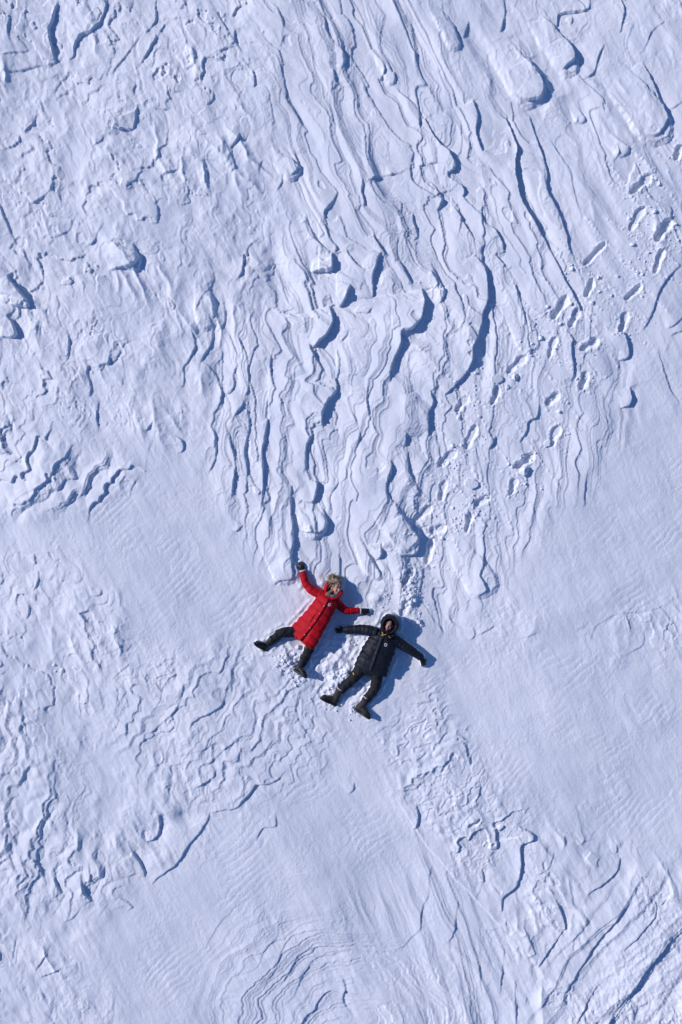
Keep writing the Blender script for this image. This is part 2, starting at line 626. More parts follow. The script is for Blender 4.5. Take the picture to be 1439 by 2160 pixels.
SC = np.zeros_like(X)
for row in SCARPS.strip().split('\n'):
    head, rest = row.split(':')
    ox, oy, k = TILES[head[0]]
    hgt = 0.15 * (float(head[1:]) / 14.0) ** 1.4 * SCARP_GAIN
    pts = [tuple(float(q) for q in w.split(',')) for w in rest.split()]
    pts = [((ox + px * k - 719.5) / PPM, (1080 - oy - py * k) / PPM) for px, py in pts]
    r = line_field(smooth_line(pts), 0.9)
    if r is None:
        continue
    sl, d, t, L = r
    # d > 0 : left hand of the travel = the low side
    taper = np.power(np.clip(np.sin(np.pi * np.clip(t, 0, 1)), 0, 1), 0.45)
    wl, wr = 0.20 + 2.6 * hgt, 0.10 + 1.6 * hgt
    ad = np.abs(d)
    edge = hgt * taper * (0.85 + 0.3 * gn(X[sl] / 0.2, Y[sl] / 0.2, 3))
    up = 0.58 * np.exp(-ad / wl)
    dn = -0.42 * np.exp(-np.power(ad / wr, 1.4))
    lay = sstep(-0.004, 0.010, d)
    SC[sl] += edge * (up * (1 - lay) + dn * lay)
H += SC


# --- wind-cut layers: plates that rise to an edge, the edge cut into several thin steps
def layers(lo, hi, thick, seed, spread=0.55):
    r = np.random.default_rng(seed)
    n = int((hi - lo) / thick * 1.8) + 4
    lev = lo + np.cumsum(thick * np.exp(r.normal(0, spread, n)))
    return lev[lev < hi + thick * 2]


def stair(S, thick, seed, soft, spread=0.55):
    """S climbs through level treads; each rise takes the share 'soft' of its layer"""
    lev = layers(-3.0, 3.0, thick, seed, spread)
    S = np.clip(S, -2.9, 2.9)
    i = np.clip(np.searchsorted(lev, S.ravel()) - 1, 0, len(lev) - 2).reshape(S.shape)
    a, b = lev[i].astype(np.float32), lev[i + 1].astype(np.float32)
    f = (S - a) / (b - a)
    return a + (b - a) * sstep(0, soft, f)


def terrace(S, thick, seed, soft=0.5, fine=0.008, edge=0.16):
    P1 = stair(S, thick, seed, soft)
    return (stair(P1, fine, seed + 50, edge, 0.5) - S).astype(np.float32)


def ridged(x, y, seed):
    return 1 - 2 * np.abs(gn(x, y, seed)) / 0.6


def sastrugi(u, v, grad, amp, wide, long, seed, uw=None, vw=None, zig=0.15):
    """layer coordinate: falls to the right (u), contours drawn out along v into pointed tongues"""
    a = gn(u / wide + 0.4 * gn(u / wide, v / long, seed + 3), v / long, seed)
    uw, vw = (u, v) if uw is None else (uw, vw)
    b = ridged(uw / (wide * 0.8), vw / (long * 0.55), seed + 1)
    c = ridged(uw / (wide * 0.42), vw / (long * 0.34), seed + 2)
    e = gn(u / (wide * 0.12), v / (wide * 0.16), seed + 5)
    return -grad * u + amp * (1.15 * a + 0.36 * b + zig * c + 0.05 * e)


# centre: lines lean with the wind at the top and stand upright lower down
lean = np.where(PYY < 650, 0.40 * (PYY - 650), -0.10 * (PYY - 650)) / PPM
uc = X - lean
Sc = sastrugi(uc, Y, 0.110, 0.036, 0.72, 2.3, 60, U, V, 0.16) + 0.55 * SC
Sc2 = sastrugi(uc + 3.3, Y * 1.1, 0.085, 0.044, 0.9, 2.4, 80, U + 3.3, V, 0.18) + 0.4 * SC
D = M_CENTER * (1.0 - 0.45 * M_TRAIL) * (1.40 * terrace(Sc, 0.030, 1, 0.70, 0.0078, 0.11) + 0.60 * terrace(Sc2, 0.055, 2, 0.45, 0.0085, 0.12))
# upper right: long tongues with smooth drifts between
St = sastrugi(U, V, 0.070, 0.050, 1.1, 2.6, 90) + 0.7 * SC
D += M_TOPR * 0.7 * terrace(St, 0.040, 3, 0.55, 0.008, 0.14)
# the three wave fields, stepping down to the lower right
a45 = math.radians(-38)
ud = X * math.cos(a45) + Y * math.sin(a45)
vd = -X * math.sin(a45) + Y * math.cos(a45)
Sw = sastrugi(ud, vd, 0.085, 0.026, 0.6, 0.6, 100) + 0.3 * SC
D += M_WAVE_W * 1.9 * terrace(Sw, 0.022, 4, 0.5, 0.009, 0.12)
D += M_WAVE_S * 1.15 * terrace(Sw, 0.018, 14, 0.5, 0.0078, 0.14)
a15 = math.radians(-14)
us = X * math.cos(a15) + Y * math.sin(a15)
vs_ = -X * math.sin(a15) + Y * math.cos(a15)
Sv = sastrugi(us, vs_, 0.105, 0.030, 0.45, 0.7, 110) + 0.3 * SC
D += M_WAVE_SW * 1.4 * terrace(Sv, 0.024, 5, 0.5, 0.009, 0.14)
# arcs round the bowl at the bottom edge
qx, qy = (PXX - 735) / PPM, (PYY - 2200) / PPM
rad = np.hypot(qx * 1.0, qy * 1.05)
Sa = 0.100 * rad + 0.024 * fbm(X / 0.8, Y / 0.55, 4, 120) + 0.15 * SC
D += M_ARC * 1.05 * 1.25 * terrace(Sa, 0.018, 6, 0.85, 0.0075, 0.16)
# chute: long flow lines
lean2 = (PXX - 850 - 0.33 * (PYY - 1650)) / PPM
Sh = -0.085 * lean2 + 0.018 * fbm(lean2 / 0.5, Y / 1.6, 3, 130) + 0.3 * SC
D += M_CHUTE * 1.2 * terrace(Sh, 0.014, 7, 0.6, 0.006, 0.16)
# jumbled plates: edges come and go
come = sstep(-0.25, 0.3, fbm(X / 0.8, Y / 0.8, 2, 137))
Sp = 0.085 * fbm(U / 0.8, V / 1.1, 5, 140, 0.5) - 0.030 * X + 0.018 * Y + 0.6 * SC
D += M_PLATE_NW * (0.3 + 0.9 * come) * terrace(Sp, 0.030, 8, 0.40, 0.009, 0.12)
Sp2 = 0.075 * fbm(U / 0.7, V / 1.2, 5, 150, 0.5) - 0.030 * X + 0.015 * Y + 0.6 * SC
D += M_PLATE_SE * (0.2 + 0.8 * come) * terrace(Sp2, 0.022, 9, 0.45, 0.010, 0.14)
# everywhere else faint crust layers
Sg = 0.04 * fbm(X / 0.9, Y / 1.2, 3, 160) - 0.02 * X
D += 0.35 * (1 - come) * (1 - M_CENTER) * (1 - M_SMOOTH) * terrace(Sg, 0.014, 10, 0.3, 0.006, 0.4)
# low wavy steps below the two people, facing down the picture
M_STEPS = soft_mask([[(790, 1400), (900, 1390), (950, 1500), (1020, 1640), (1120, 1740), (1020, 1860), (930, 1780), (850, 1650), (800, 1540)]], 22, 30)
a70 = math.radians(-58)
ue = X * math.cos(a70) + Y * math.sin(a70)
ve = -X * math.sin(a70) + Y * math.cos(a70)
Se = sastrugi(ue, ve, 0.085, 0.034, 0.5, 0.5, 240, U, V, 0.3) + 0.3 * SC
D += M_STEPS * 1.2 * terrace(Se, 0.020, 16, 0.5, 0.008, 0.14)
# thin flakes of crust
Sf = 0.034 * fbm(U / 0.34, V / 0.60, 3, 155, 0.45) - 0.018 * X + 0.012 * Y
flake = sstep(-0.30, 0.25, fbm(X / 0.6, Y / 0.75, 3, 158))
D += flake * np.clip(M_PLATE_NW + 0.9 * M_PLATE_SE + 0.35 * M_TOPR + 0.5 * M_WAVE_S + 0.6 * M_WAVE_SW + 0.26, 0, 1) * (1 - 0.9 * M_CENTER) * 1.1 * terrace(Sf, 0.013, 12, 0.42, 0.0065, 0.14)
# parallel cut ridges in the lower right corner
M_RIDGE = soft_mask([[(1120, 2110), (1190, 1960), (1300, 1860), (1600, 1780), (1600, 2240), (1120, 2240)]], 20, 12)
Sr = -0.085 * (X * 0.78 - Y * 0.63) + 0.014 * fbm((X * 0.78 - Y * 0.63) / 0.4, (X * 0.63 + Y * 0.78) / 1.5, 3, 221)
D += M_RIDGE * 1.1 * terrace(Sr, 0.030, 13, 0.35, 0.008, 0.15)
H += D * (1 - FAR)

# streamlined tails the wind has left, sharp-backed, along the wind
tails = np.clip(ridged(U / 0.42 + 0.4 * WN1, V / 1.3, 210), 0, 1) ** 2
tailm = sstep(-0.05, 0.5, fbm(X / 1.3, Y / 1.3, 2, 215))
H += 0.050 * (1 - FAR) * tails * tailm * np.clip(M_PLATE_NW + 0.8 * M_PLATE_SE + 0.7 * M_TOPR + 0.8 * M_WAVE_SW, 0, 1)

# --- wind streaks, drift ripples, crust grain
NEAR = 1 - FAR
H += 0.008 * NEAR * (1 - 0.75 * M_CENTER) * (1 - 0.55 * M_SMOOTH) * fbm(U / 0.14, V / 0.9, 3, 170)
rough = sstep(-0.15, 0.45, fbm(X / 0.7, Y / 0.9, 3, 176))
H += NEAR * (0.0015 + 0.0050 * rough * (1 - 0.8 * M_CENTER)) * fbm(X / 0.05, Y / 0.06, 3, 180, 0.7)
rc = X * 0.62 - Y * 0.66 + 0.16 * fbm(X / 1.3, Y / 1.3, 2, 190) + 0.050 * fbm(X / 0.26, Y / 0.26, 3, 191)
rip = np.sin(2 * np.pi * rc / 0.105)
rip = rip + 0.35 * np.sin(4 * np.pi * rc / 0.105 + 0.9)
ripm = sstep(-0.1, 0.5, fbm(X / 1.1, Y / 0.9, 3, 195))
H += 0.0022 * NEAR * M_SMOOTH * ripm * rip
H += NEAR * M_SMOOTH * (0.0045 * fbm(U / 0.16, V / 0.34, 3, 232, 0.6) + 0.014 * fbm(X / 0.9, Y / 0.5, 2, 236))
H += 0.010 * NEAR * M_RIP_S * ridged((X * 0.93 + Y * 0.37) / 0.30, (Y * 0.93 - X * 0.37) / 0.45, 199)
# crumbly rows in the lower right corner
tr = (X * 0.74 + Y * 0.67)
tc_ = (X * 0.67 - Y * 0.74)
H += M_TRACK * NEAR * (0.012 * ridged(tc_ / 0.20, tr / 1.6, 205) + 0.012 * fbm(tc_ / 0.06, tr / 0.05, 2, 207))


# --- hollows and mounds (photo px: x, y, half-width, half-height, turn deg, metres)
def bump(px, py, rx, ry, deg, h, p=2.0):
    cx, cy = (px - 719.5) / PPM, (1080 - py) / PPM
    R = max(rx, ry) / PPM * 2.2
    i0, i1 = np.searchsorted(ax, [cx - R, cx + R])
    j0, j1 = np.searchsorted(ay, [cy - R, cy + R])
    sl = (slice(j0, j1), slice(i0, i1))
    dx, dy = X[sl] + WX[sl] - cx, -(Y[sl] + WY[sl] - cy)
    a = math.radians(deg)
    ex = (dx * math.cos(a) + dy * math.sin(a)) / (rx / PPM)
    ey = (-dx * math.sin(a) + dy * math.cos(a)) / (ry / PPM)
    H[sl] += h * np.exp(-np.power(ex * ex + ey * ey, p / 2))


for b in [(315, 278, 70, 26, 8, -.05, 4), (300, 400, 28, 18, 0, -.03, 4), (170, 402, 50, 18, 5, -.03, 4),
          (880, 125, 85, 46, 50, -.07, 4), (1010, 100, 55, 18, 58, -.04, 3),
          (1200, 200, 90, 30, 55, -.04, 3), (10, 600, 75, 20, 62, .07, 2), (0, 685, 55, 18, 60, .05, 2), (1130, 385, 150, 20, 68, .03, 5), (1190, 420, 130, 16, 66, -.02, 3), (560, 640, 45, 60, 60, -.05, 3), (630, 560, 26, 60, -25, .05, 2),
          (590, 590, 22, 70, -25, -.05, 3), (850, 770, 26, 50, -30, -.05, 2), (1020, 770, 14, 45, 8, -.04, 2),
          (560, 800, 14, 40, 0, -.03, 2), (455, 800, 20, 40, 10, -.03, 2), (700, 980, 30, 50, 30, -.04, 2),
          (1310, 775, 26, 40, -20, -.05, 2), (325, 1740, 34, 30, 20, -.05, 3), (395, 1715, 26, 22, 20, -.04, 3),
          (1150, 1560, 160, 120, 0, .06, 2), (620, 1800, 200, 60, 40, .05, 2), (710, 2060, 60, 80, -20, -.06, 2),
          (1270, 2030, 60, 70, 0, -.05, 3), (250, 540, 30, 30, 0, .05, 2), (760, 1180, 60, 50, 30, -.04, 2),
          (60, 1040, 120, 60, 20, .05, 2), (1250, 1270, 200, 60, -10, .05, 2), (660, 1110, 40, 40, 0, .03, 3)]:
    bump(*b)


# --- tongues: plates that rise along the wind and break off in a rounded, layered nose
def tongue(px, py, rx, ry, deg, h):
    cx, cy = (px - 719.5) / PPM, (1080 - py) / PPM
    R_ = rx / PPM * 1.7
    i0, i1 = np.searchsorted(ax, [cx - R_, cx + R_])
    j0, j1 = np.searchsorted(ay, [cy - R_, cy + R_])
    sl = (slice(j0, j1), slice(i0, i1))
    dx, dy = X[sl] + 1.6 * WX[sl] + 0.05 * WN1[sl] - cx, -(Y[sl] + 1.6 * WY[sl] + 0.05 * WN2[sl] - cy)
    a = math.radians(deg)
    ex = (dx * math.cos(a) + dy * math.sin(a)) / (rx / PPM)
    ey = (-dx * math.sin(a) + dy * math.cos(a)) / (ry / PPM)
    ey = ey * (1.25 - 0.25 * np.clip(ex, -1, 1))
    r = np.power(np.abs(ex), 3) + np.power(np.abs(ey), 2.6)
    rise = sstep(-1.0, 0.6, ex)
    b = 1 - r
    step = 0.30 * sstep(-0.02, 0.06, b) + 0.25 * sstep(0.10, 0.18, b) + 0.30 * sstep(0.22, 0.30, b) + 0.15 * sstep(0.35, 0.8, b)
    H[sl] += h * rise * step


for t in [(1085, 150, 90, 42, 55, .062), (1160, 78, 95, 32, 55, .062), (1335, 210, 115, 48, 52, .070), (832, 1105, 66, 38, 48, .05),
          (655, 1095, 42, 30, 62, .06), (265, 545, 42, 26, 20, .06),
          (596, 345, 46, 26, 40, .06), (768, 1172, 60, 16, 60, .06), (1100, 690, 60, 30, 70, .04), (430, 640, 60, 24, 80, .05),
          (990, 1190, 80, 40, 60, .045), (590, 1180, 60, 36, 65, .05), (935, 55, 60, 18, 65, .05), (810, 140, 46, 14, 65, .05),
          (1300, 310, 30, 20, 50, .04), (1215, 240, 26, 14, 60, .04)]:
    tongue(*t)


# --- boot prints of the two who walked in (photo px heel and toe ends), pressed through the crust
def zp(x, y):
    return (860 + x * .4074, 340 + y * .4074)


PRINTS = [((1150, 170), (1255, 75), 9), ((1270, 410), (1360, 310), 8), ((910, 535), (1025, 425), 9), ((1150, 360), (1220, 240), 6),
          ((1275, 580), (1310, 460), 6), ((915, 710), (965, 620), 6), ((1120, 720), (1205, 645), 6), ((740, 820), (820, 710), 7),
          ((1100, 890), (1140, 790), 6), ((900, 980), (985, 925), 6), ((725, 1025), (765, 915), 5), ((515, 1100), (605, 1010), 6),
          ((895, 1175), (925, 1090), 5), ((430, 1265), (475, 1165), 5), ((712, 1262), (785, 1210), 6), ((250, 1302), (320, 1220), 6),
          ((740, 1472), (772, 1370), 6), ((295, 1485), (350, 1365), 5), ((160, 1580), (245, 1500), 7), ((555, 1582), (650, 1515), 7),
          ((530, 1725), (560, 1645), 6), ((175, 1755), (190, 1650), 6), ((45, 1865), (120, 1785), 7), ((345, 1782), (410, 1735), 5),
          ((310, 1915), (325, 1830), 5), ((115, 1922), (190, 1885), 5), ((100, 2090), (120, 1960), 7)]
PRINTS = [(zp(*a), zp(*b), d) for a, b, d in PRINTS]
PRINTS += [((1424, 338), (1439, 305), 8), ((848, 1232), (872, 1197), 8), ((668, 1475), (676, 1452), 3), ((846, 1300), (858, 1268), 6),
           ((1330, 405), (1372, 372), 5), ((1200, 690), (1216, 655), 4)]
PRINT_ID = np.full(X.shape, -1, np.int16)
for n, (a, b, dep) in enumerate(PRINTS):
    ca, cb = ((a[0] - 719.5) / PPM, (1080 - a[1]) / PPM), ((b[0] - 719.5) / PPM, (1080 - b[1]) / PPM)
    r = line_field([ca, cb], 0.45)
    if r is None:
        continue
    sl, d, t, L = r
    cx, cy = (ca[0] + cb[0]) / 2, (ca[1] + cb[1]) / 2
    tx, ty = (cb[0] - ca[0]) / L, (cb[1] - ca[1]) / L
    dx, dy = X[sl] + 1.0 * WX[sl] - cx, Y[sl] + 1.0 * WY[sl] - cy
    s = dx * tx + dy * ty
    w = dx * -ty + dy * tx
    hl = max(L * 0.5, 0.145) + 0.006
    q = np.clip(s / hl, -1, 1)
    # sole outline: round heel, waist, broad forefoot
    vr = np.random.default_rng(700 + n).uniform(-1, 1, 4)
    half = (0.069 + 0.013 * vr[0]) * np.power(np.clip(1 - np.power(np.abs(q), 2.6), 0, 1), 0.6) * (1 + (0.26 + 0.1 * vr[1]) * np.clip(q, 0, 1) - (0.30 + 0.08 * vr[2]) * np.exp(-((q + 0.15) / 0.28) ** 2))
    w = w + 0.012 * vr[3] * q * q
    inside = half - np.abs(w)
    inside = np.where(np.abs(s) > hl, hl - np.abs(s) - 0.0, inside)
    dep = dep * 0.0088 * np.random.default_rng(900 + n).uniform(0.7, 1.25)
    floor = H[sl][np.abs(inside) < 0.02].mean() - dep if (np.abs(inside) < 0.02).any() else 0
    floor = floor + 0.02 * q * dep / 0.06 + 0.022 * np.clip(fbm(X[sl] / 0.06, Y[sl] / 0.06, 3, 300 + n) - 0.1, 0, 1) + 0.003 * gn(X[sl] / 0.03, Y[sl] / 0.03, 290)
    k = sstep(-0.006, 0.016, inside)
    rim = np.exp(-np.power((inside + 0.030) / 0.028, 2)) * (0.002 + 0.026 * np.clip(gn(X[sl] / 0.05, Y[sl] / 0.05, 310 + n) + 0.1, 0, 1))
    H[sl] = H[sl] * (1 - k) + floor * k + rim * (inside < 0)
    kick = np.exp(-np.power(np.hypot(dx - 0.05, dy + 0.04) / 0.24, 2)) * (inside < -0.004)
    H[sl] += kick * (0.020 * np.clip(fbm(X[sl] / 0.075, Y[sl] / 0.075, 3, 420 + n) - 0.05, 0, 1) + 0.004 * gn(X[sl] / 0.03, Y[sl] / 0.03, 440))
    PRINT_ID[sl] = np.where(inside > 0.004, n, PRINT_ID[sl])

# --- snow trampled and thrown up round the two who lie there
M_TRAMP = soft_mask([[(690, 1340), (740, 1335), (768, 1352), (745, 1400), (765, 1425), (790, 1440), (770, 1465), (735, 1470), (705, 1495), (650, 1450), (655, 1390)],
                      [(590, 1375), (640, 1360), (640, 1440), (600, 1440)]], 10, 10)
M_CLOD = soft_mask([[(575, 1385), (615, 1370), (632, 1355), (648, 1375), (640, 1420), (660, 1432), (630, 1452), (600, 1420)],
                    [(845, 1200), (880, 1190), (885, 1225), (870, 1260), (880, 1290), (870, 1310), (848, 1300), (850, 1250), (838, 1225)],
                    [(870, 1300), (890, 1310), (885, 1325), (868, 1318)],
                    [(690, 1420), (740, 1400), (745, 1430), (715, 1465), (690, 1465)],
                    [(775, 1292), (800, 1275), (795, 1265), (778, 1272)],
                    [(700, 1480), (740, 1495), (760, 1520), (745, 1500)]], 8, 14)
M_MELLOW = soft_mask([[(560, 1380), (700, 1320), (780, 1290), (900, 1290), (930, 1420), (830, 1540), (670, 1500)]], 20, 10)
low = fbm(X / 0.9, Y / 0.9, 1, 320) * 0.02
H = H * (1 - 0.75 * M_MELLOW) + 0.75 * M_MELLOW * (low + 0.02)
H += M_TRAMP * (-0.02 + 0.050 * fbm(X / 0.17, Y / 0.17, 4, 330, 0.55) + 0.014 * ridged(X / 0.13, Y / 0.13, 333))
H += M_CLOD * (0.012 + 0.045 * np.clip(fbm(X / 0.075, Y / 0.075, 3, 340) + 0.1, 0, 1) + 0.010 * fbm(X / 0.03, Y / 0.03, 1, 344))
for b in [(688, 1404, 22, 13, -35, .045, 3), (716, 1392, 26, 16, -60, .03, 3), (700, 1436, 18, 12, 10, .035, 3), (735, 1420, 16, 20, 10, .035, 3),
          (672, 1420, 20, 9, 20, -.03, 3), (735, 1365, 20, 12, -50, .03, 2), (752, 1358, 8, 20, -30, -.03, 2), (640, 1374, 9, 22, 5, .04, 2),
          (604, 1390, 26, 12, 25, .025, 2), (792, 1262, 12, 8, 0, .035, 3), (868, 1262, 16, 20, 0, .03, 2)]:
    bump(*b)
# ------------------------------------------------------------------ shape helpers
from mathutils import noise as mnoise


def cat_rom(vals, n):
    """resample a list of equally spaced tuples to n rows with Catmull-Rom"""
    a = np.array(vals, float)
    m = len(a)
    out = []
    for i in range(n):
        t = i / (n - 1) * (m - 1)
        k = min(int(t), m - 2)
        f = t - k
        p0, p1, p2, p3 = a[max(k - 1, 0)], a[k], a[k + 1], a[min(k + 2, m - 1)]
        out.append(0.5 * (2 * p1 + (p2 - p0) * f + (2 * p0 - 5 * p1 + 4 * p2 - p3) * f * f + (3 * p1 - p0 - 3 * p2 + p3) * f ** 3))
    return np.array(out)


def loft(bm, st, n=24, seg=20, up=(0, 0, 1), side=None, puff=None, power=2.0, round_ends=True):
    """closed tube through stations (x, y, z, half_width, half_height); puff(s, angle) scales the section.
    side fixes the direction of half_width (else it is taken level)"""
    r = cat_rom(st, n)
    c = r[:, :3]
    tan = np.gradient(c, axis=0)
    s = np.concatenate([[0], np.cumsum(np.linalg.norm(np.diff(c, axis=0), axis=1))])
    rings = []
    for i in range(n):
        t = Vector(tan[i]).normalized()
        if side is not None:
            w = Vector(side)
            w = (w - t * w.dot(t)).normalized()
        else:
            w = t.cross(Vector(up)).normalized()
        h = w.cross(t).normalized()
        ring = []
        for k in range(seg):
            a = 2 * math.pi * k / seg
            ca, sa = math.cos(a), math.sin(a)
            e = 2.0 / power
            ca = math.copysign(abs(ca) ** e, ca)
            sa = math.copysign(abs(sa) ** e, sa)
            q = puff(s[i], a) if puff else 1.0
            ring.append(bm.verts.new(Vector(c[i]) + w * (ca * r[i, 3] * q) + h * (sa * r[i, 4] * q)))
        rings.append(ring)
    for i in range(n - 1):
        for k in range(seg):
            bm.faces.new((rings[i][k], rings[i][(k + 1) % seg], rings[i + 1][(k + 1) % seg], rings[i + 1][k]))
    for e, ring in ((0, rings[0]), (-1, rings[-1])):
        t = Vector(tan[e]).normalized() * (-1 if e == 0 else 1)
        bulge = min(r[e, 3], r[e, 4]) * (0.6 if round_ends else 0.0)
        mid = bm.verts.new(Vector(c[e]) + t * bulge)
        for k in range(seg):
            f = (ring[(k + 1) % seg], ring[k], mid) if e == 0 else (ring[k], ring[(k + 1) % seg], mid)
            bm.faces.new(f)
    return bm


def ball(bm, c, rx, ry, rz, M=None, u=16, v=10):
    """ellipsoid; M holds the axes as columns"""
    M = M or Matrix.Identity(3)
    mt = Matrix.Translation(c) @ (M @ Matrix.Diagonal((rx, ry, rz))).to_4x4()
    bmesh.ops.create_uvsphere(bm, u_segments=u, v_segments=v, radius=1.0, matrix=mt)


def to_mesh(bm, name, smooth=True):
    bmesh.ops.recalc_face_normals(bm, faces=bm.faces)
    me = bpy.data.meshes.new(name)
    bm.to_mesh(me)
    bm.free()
    if smooth:
        me.polygons.foreach_set('use_smooth', [True] * len(me.polygons))
    return me


def fuse(bm, name, voxel, smooth=2):
    """melt overlapping closed shapes into one continuous skin"""
    me = to_mesh(bm, name + '_raw')
    o = bpy.data.objects.new(name + '_raw', me)
    COL.objects.link(o)
    m = o.modifiers.new('fuse', 'REMESH')
    m.mode = 'VOXEL'
    m.voxel_size = voxel
    m.use_smooth_shade = True
    if smooth:
        s = o.modifiers.new('relax', 'SMOOTH')
        s.factor = 0.5
        s.iterations = smooth
    dg = bpy.context.evaluated_depsgraph_get()
    out = bpy.data.meshes.new_from_object(o.evaluated_get(dg))
    out.name = name
    bpy.data.objects.remove(o)
    bpy.data.meshes.remove(me)
    out.polygons.foreach_set('use_smooth', [True] * len(out.polygons))
    return out


def crease(me, fn):
    """push vertices along their normals by fn(co)"""
    n = len(me.vertices)
    co = np.empty(n * 3)
    no = np.empty(n * 3)
    me.vertices.foreach_get('co', co)
    me.vertex_normals.foreach_get('vector', no)
    co, no = co.reshape(-1, 3), no.reshape(-1, 3)
    d = np.array([fn(Vector(c), Vector(q)) for c, q in zip(co, no)])
    co += no * d[:, None]
    me.vertices.foreach_set('co', co.ravel())
    me.update()
    return me


def bvh_of(me):
    return BVHTree.FromPolygons([v.co.copy() for v in me.vertices], [tuple(p.vertices) for p in me.polygons])


def frame(fwd, up):
    """3x3 with columns forward, side, up (up kept nearest to the given one)"""
    f = Vector(fwd).normalized()
    u = Vector(up)
    u = (u - f * u.dot(f)).normalized()
    s = u.cross(f)
    return Matrix((f, s, u)).transposed()


def drape(name, bvh, pts, width, lift=0.006, thick=0.014, z=0.22, n=30, m=5, puff=0.0):
    """strip laid over a garment along a line of photo pixels"""
    line = cat_rom([P(px, py, z)[:2] for px, py in pts], n)
    tan = np.gradient(line, axis=0)
    bm = bmesh.new()
    top, bot = [], []
    last = z
    for i in range(n):
        t = Vector((*tan[i], 0)).normalized()
        w = Vector((-t.y, t.x, 0))
        wd = width(i / (n - 1)) if callable(width) else width
        a, b = [], []
        for k in range(m):
            f = k / (m - 1) * 2 - 1
            q = Vector((*line[i], 1.5)) + w * (f * wd * 0.5)
            hit = bvh.ray_cast(q, Vector((0, 0, -1)))[0]
            zz = hit.z if hit else last - 0.01
            last = zz
            bulge = puff * (1 - f * f)
            a.append(bm.verts.new((q.x, q.y, zz + lift * (1 - 0.3 * abs(f)) + bulge)))
            b.append(bm.verts.new((q.x, q.y, zz + lift - thick)))
        top.append(a)
        bot.append(b)
    for i in range(n - 1):
        for k in range(m - 1):
            bm.faces.new((top[i][k], top[i + 1][k], top[i + 1][k + 1], top[i][k + 1]))
            bm.faces.new((bot[i][k + 1], bot[i + 1][k + 1], bot[i + 1][k], bot[i][k]))
        for k in (0, m - 1):
            q = (top[i][k], bot[i][k], bot[i + 1][k], top[i + 1][k])
            bm.faces.new(q if k == 0 else q[::-1])
    for i in (0, n - 1):
        for k in range(m - 1):
            q = (top[i][k], top[i][k + 1], bot[i][k + 1], bot[i][k])
            bm.faces.new(q if i == 0 else q[::-1])
    return to_mesh(bm, name)


def on_top(bvh, px, py, z=0.22):
    p = P(px, py, z)
    hit = bvh.ray_cast(Vector((p.x, p.y, 1.5)), Vector((0, 0, -1)))
    return (hit[0], hit[1]) if hit[0] else (p, Vector((0, 0, 1)))


CAPS = []       # what presses into the snow: (point, point, radius, radius)


def S(px, py, z, w, h):
    """a loft station from a photo pixel"""
    p = P(px, py, z)
    return (p.x, p.y, p.z, w, h)


def press(st):
    for a, b in zip(st[:-1], st[1:]):
        CAPS.append((a[:3], b[:3], (a[3], a[4]), (b[3], b[4])))
# ------------------------------------------------------------------ clothing materials
RED = mat('red_quilted_nylon', (0.44, 0.006, 0.014), 0.62, 0.14, (60, 0.25, 0.004), 0.10)
REDTRIM = mat('red_cord', (0.42, 0.02, 0.012), 0.5, 0.3)
BLACK = mat('black_quilted_nylon', (0.010, 0.013, 0.023), 0.58, 0.24, (60, 0.3, 0.004), 0.15)
TROUSER = mat('black_trouser_cloth', (0.012, 0.013, 0.018), 0.75, 0.25, (90, 0.4, 0.003), 0.2, dust=0.35)
GLOVE = mat('black_glove_leather', (0.010, 0.010, 0.013), 0.5, 0.4, (80, 0.4, 0.003), 0.2, dust=0.15)
BOOTCLOTH = mat('dark_brown_boot_nylon', (0.040, 0.032, 0.032), 0.7, 0.3, (120, 0.5, 0.002), 0.2, dust=0.35)
RUBBER = mat('black_boot_rubber', (0.012, 0.012, 0.014), 0.55, 0.4, (90, 0.4, 0.002), 0.2, dust=0.35)
LACE = mat('grey_boot_lace', (0.10, 0.10, 0.11), 0.8, 0.2)
FELT = mat('pale_felt_lining', (0.62, 0.60, 0.58), 0.9, 0.1, (150, 0.6, 0.004), 0.1)
SKIN = mat('wind_flushed_skin', (0.56, 0.27, 0.20), 0.5, 0.35, (160, 0.15, 0.001), 0.08)
LIPS = mat('lips', (0.42, 0.10, 0.09), 0.4, 0.4)
EYEWHITE = mat('eye_white', (0.75, 0.74, 0.72), 0.2, 0.5)
IRIS = mat('iris', (0.03, 0.04, 0.05), 0.15, 0.6)
BROW = mat('brow_hair', (0.05, 0.03, 0.02), 0.7, 0.2)
FUR = mat('dark_fur_trim', (0.020, 0.019, 0.021), 0.85, 0.15, (220, 1.0, 0.010), 0.35)
WHITEPRINT = mat('white_embroidery', (0.80, 0.80, 0.82), 0.7, 0.2)
YELLOW = mat('yellow_cord', (0.62, 0.36, 0.06), 0.6, 0.3)
METAL = mat('steel_snap', (0.55, 0.55, 0.57), 0.3, 0.5)
METAL.node_tree.nodes['Principled BSDF'].inputs['Metallic'].default_value = 0.9
GAITER = mat('grey_blue_neck_gaiter', (0.10, 0.12, 0.17), 0.8, 0.2, (120, 0.5, 0.003), 0.2)
HAIRS = [mat('blond_hair_%s' % n, c, 0.45, 0.4) for n, c in
         (('light', (0.46, 0.35, 0.23)), ('mid', (0.28, 0.19, 0.115)), ('dark', (0.11, 0.07, 0.045)))]
HAIRDARK = mat('dark_brown_hair', (0.02, 0.014, 0.010), 0.5, 0.4)


def wr(scale, amp, seed, stretch=None):
    def f(c, n):
        q = c * scale
        if stretch is not None:
            t = Vector(stretch)
            q = q - t * q.dot(t) * 0.75
        return amp * (mnoise.noise(q + Vector((seed, 0, 0))) + 0.5 * mnoise.noise(q * 2.1 + Vector((0, seed, 3))))
    return f


def baffles(pitch, depth, start=0.0, pinch=0.35):
    """quilting: rounded chambers between stitched grooves"""
    def f(s, a):
        x = abs(math.sin(math.pi * (s - start) / pitch))
        return 1 - depth + depth * x ** pinch
    return f


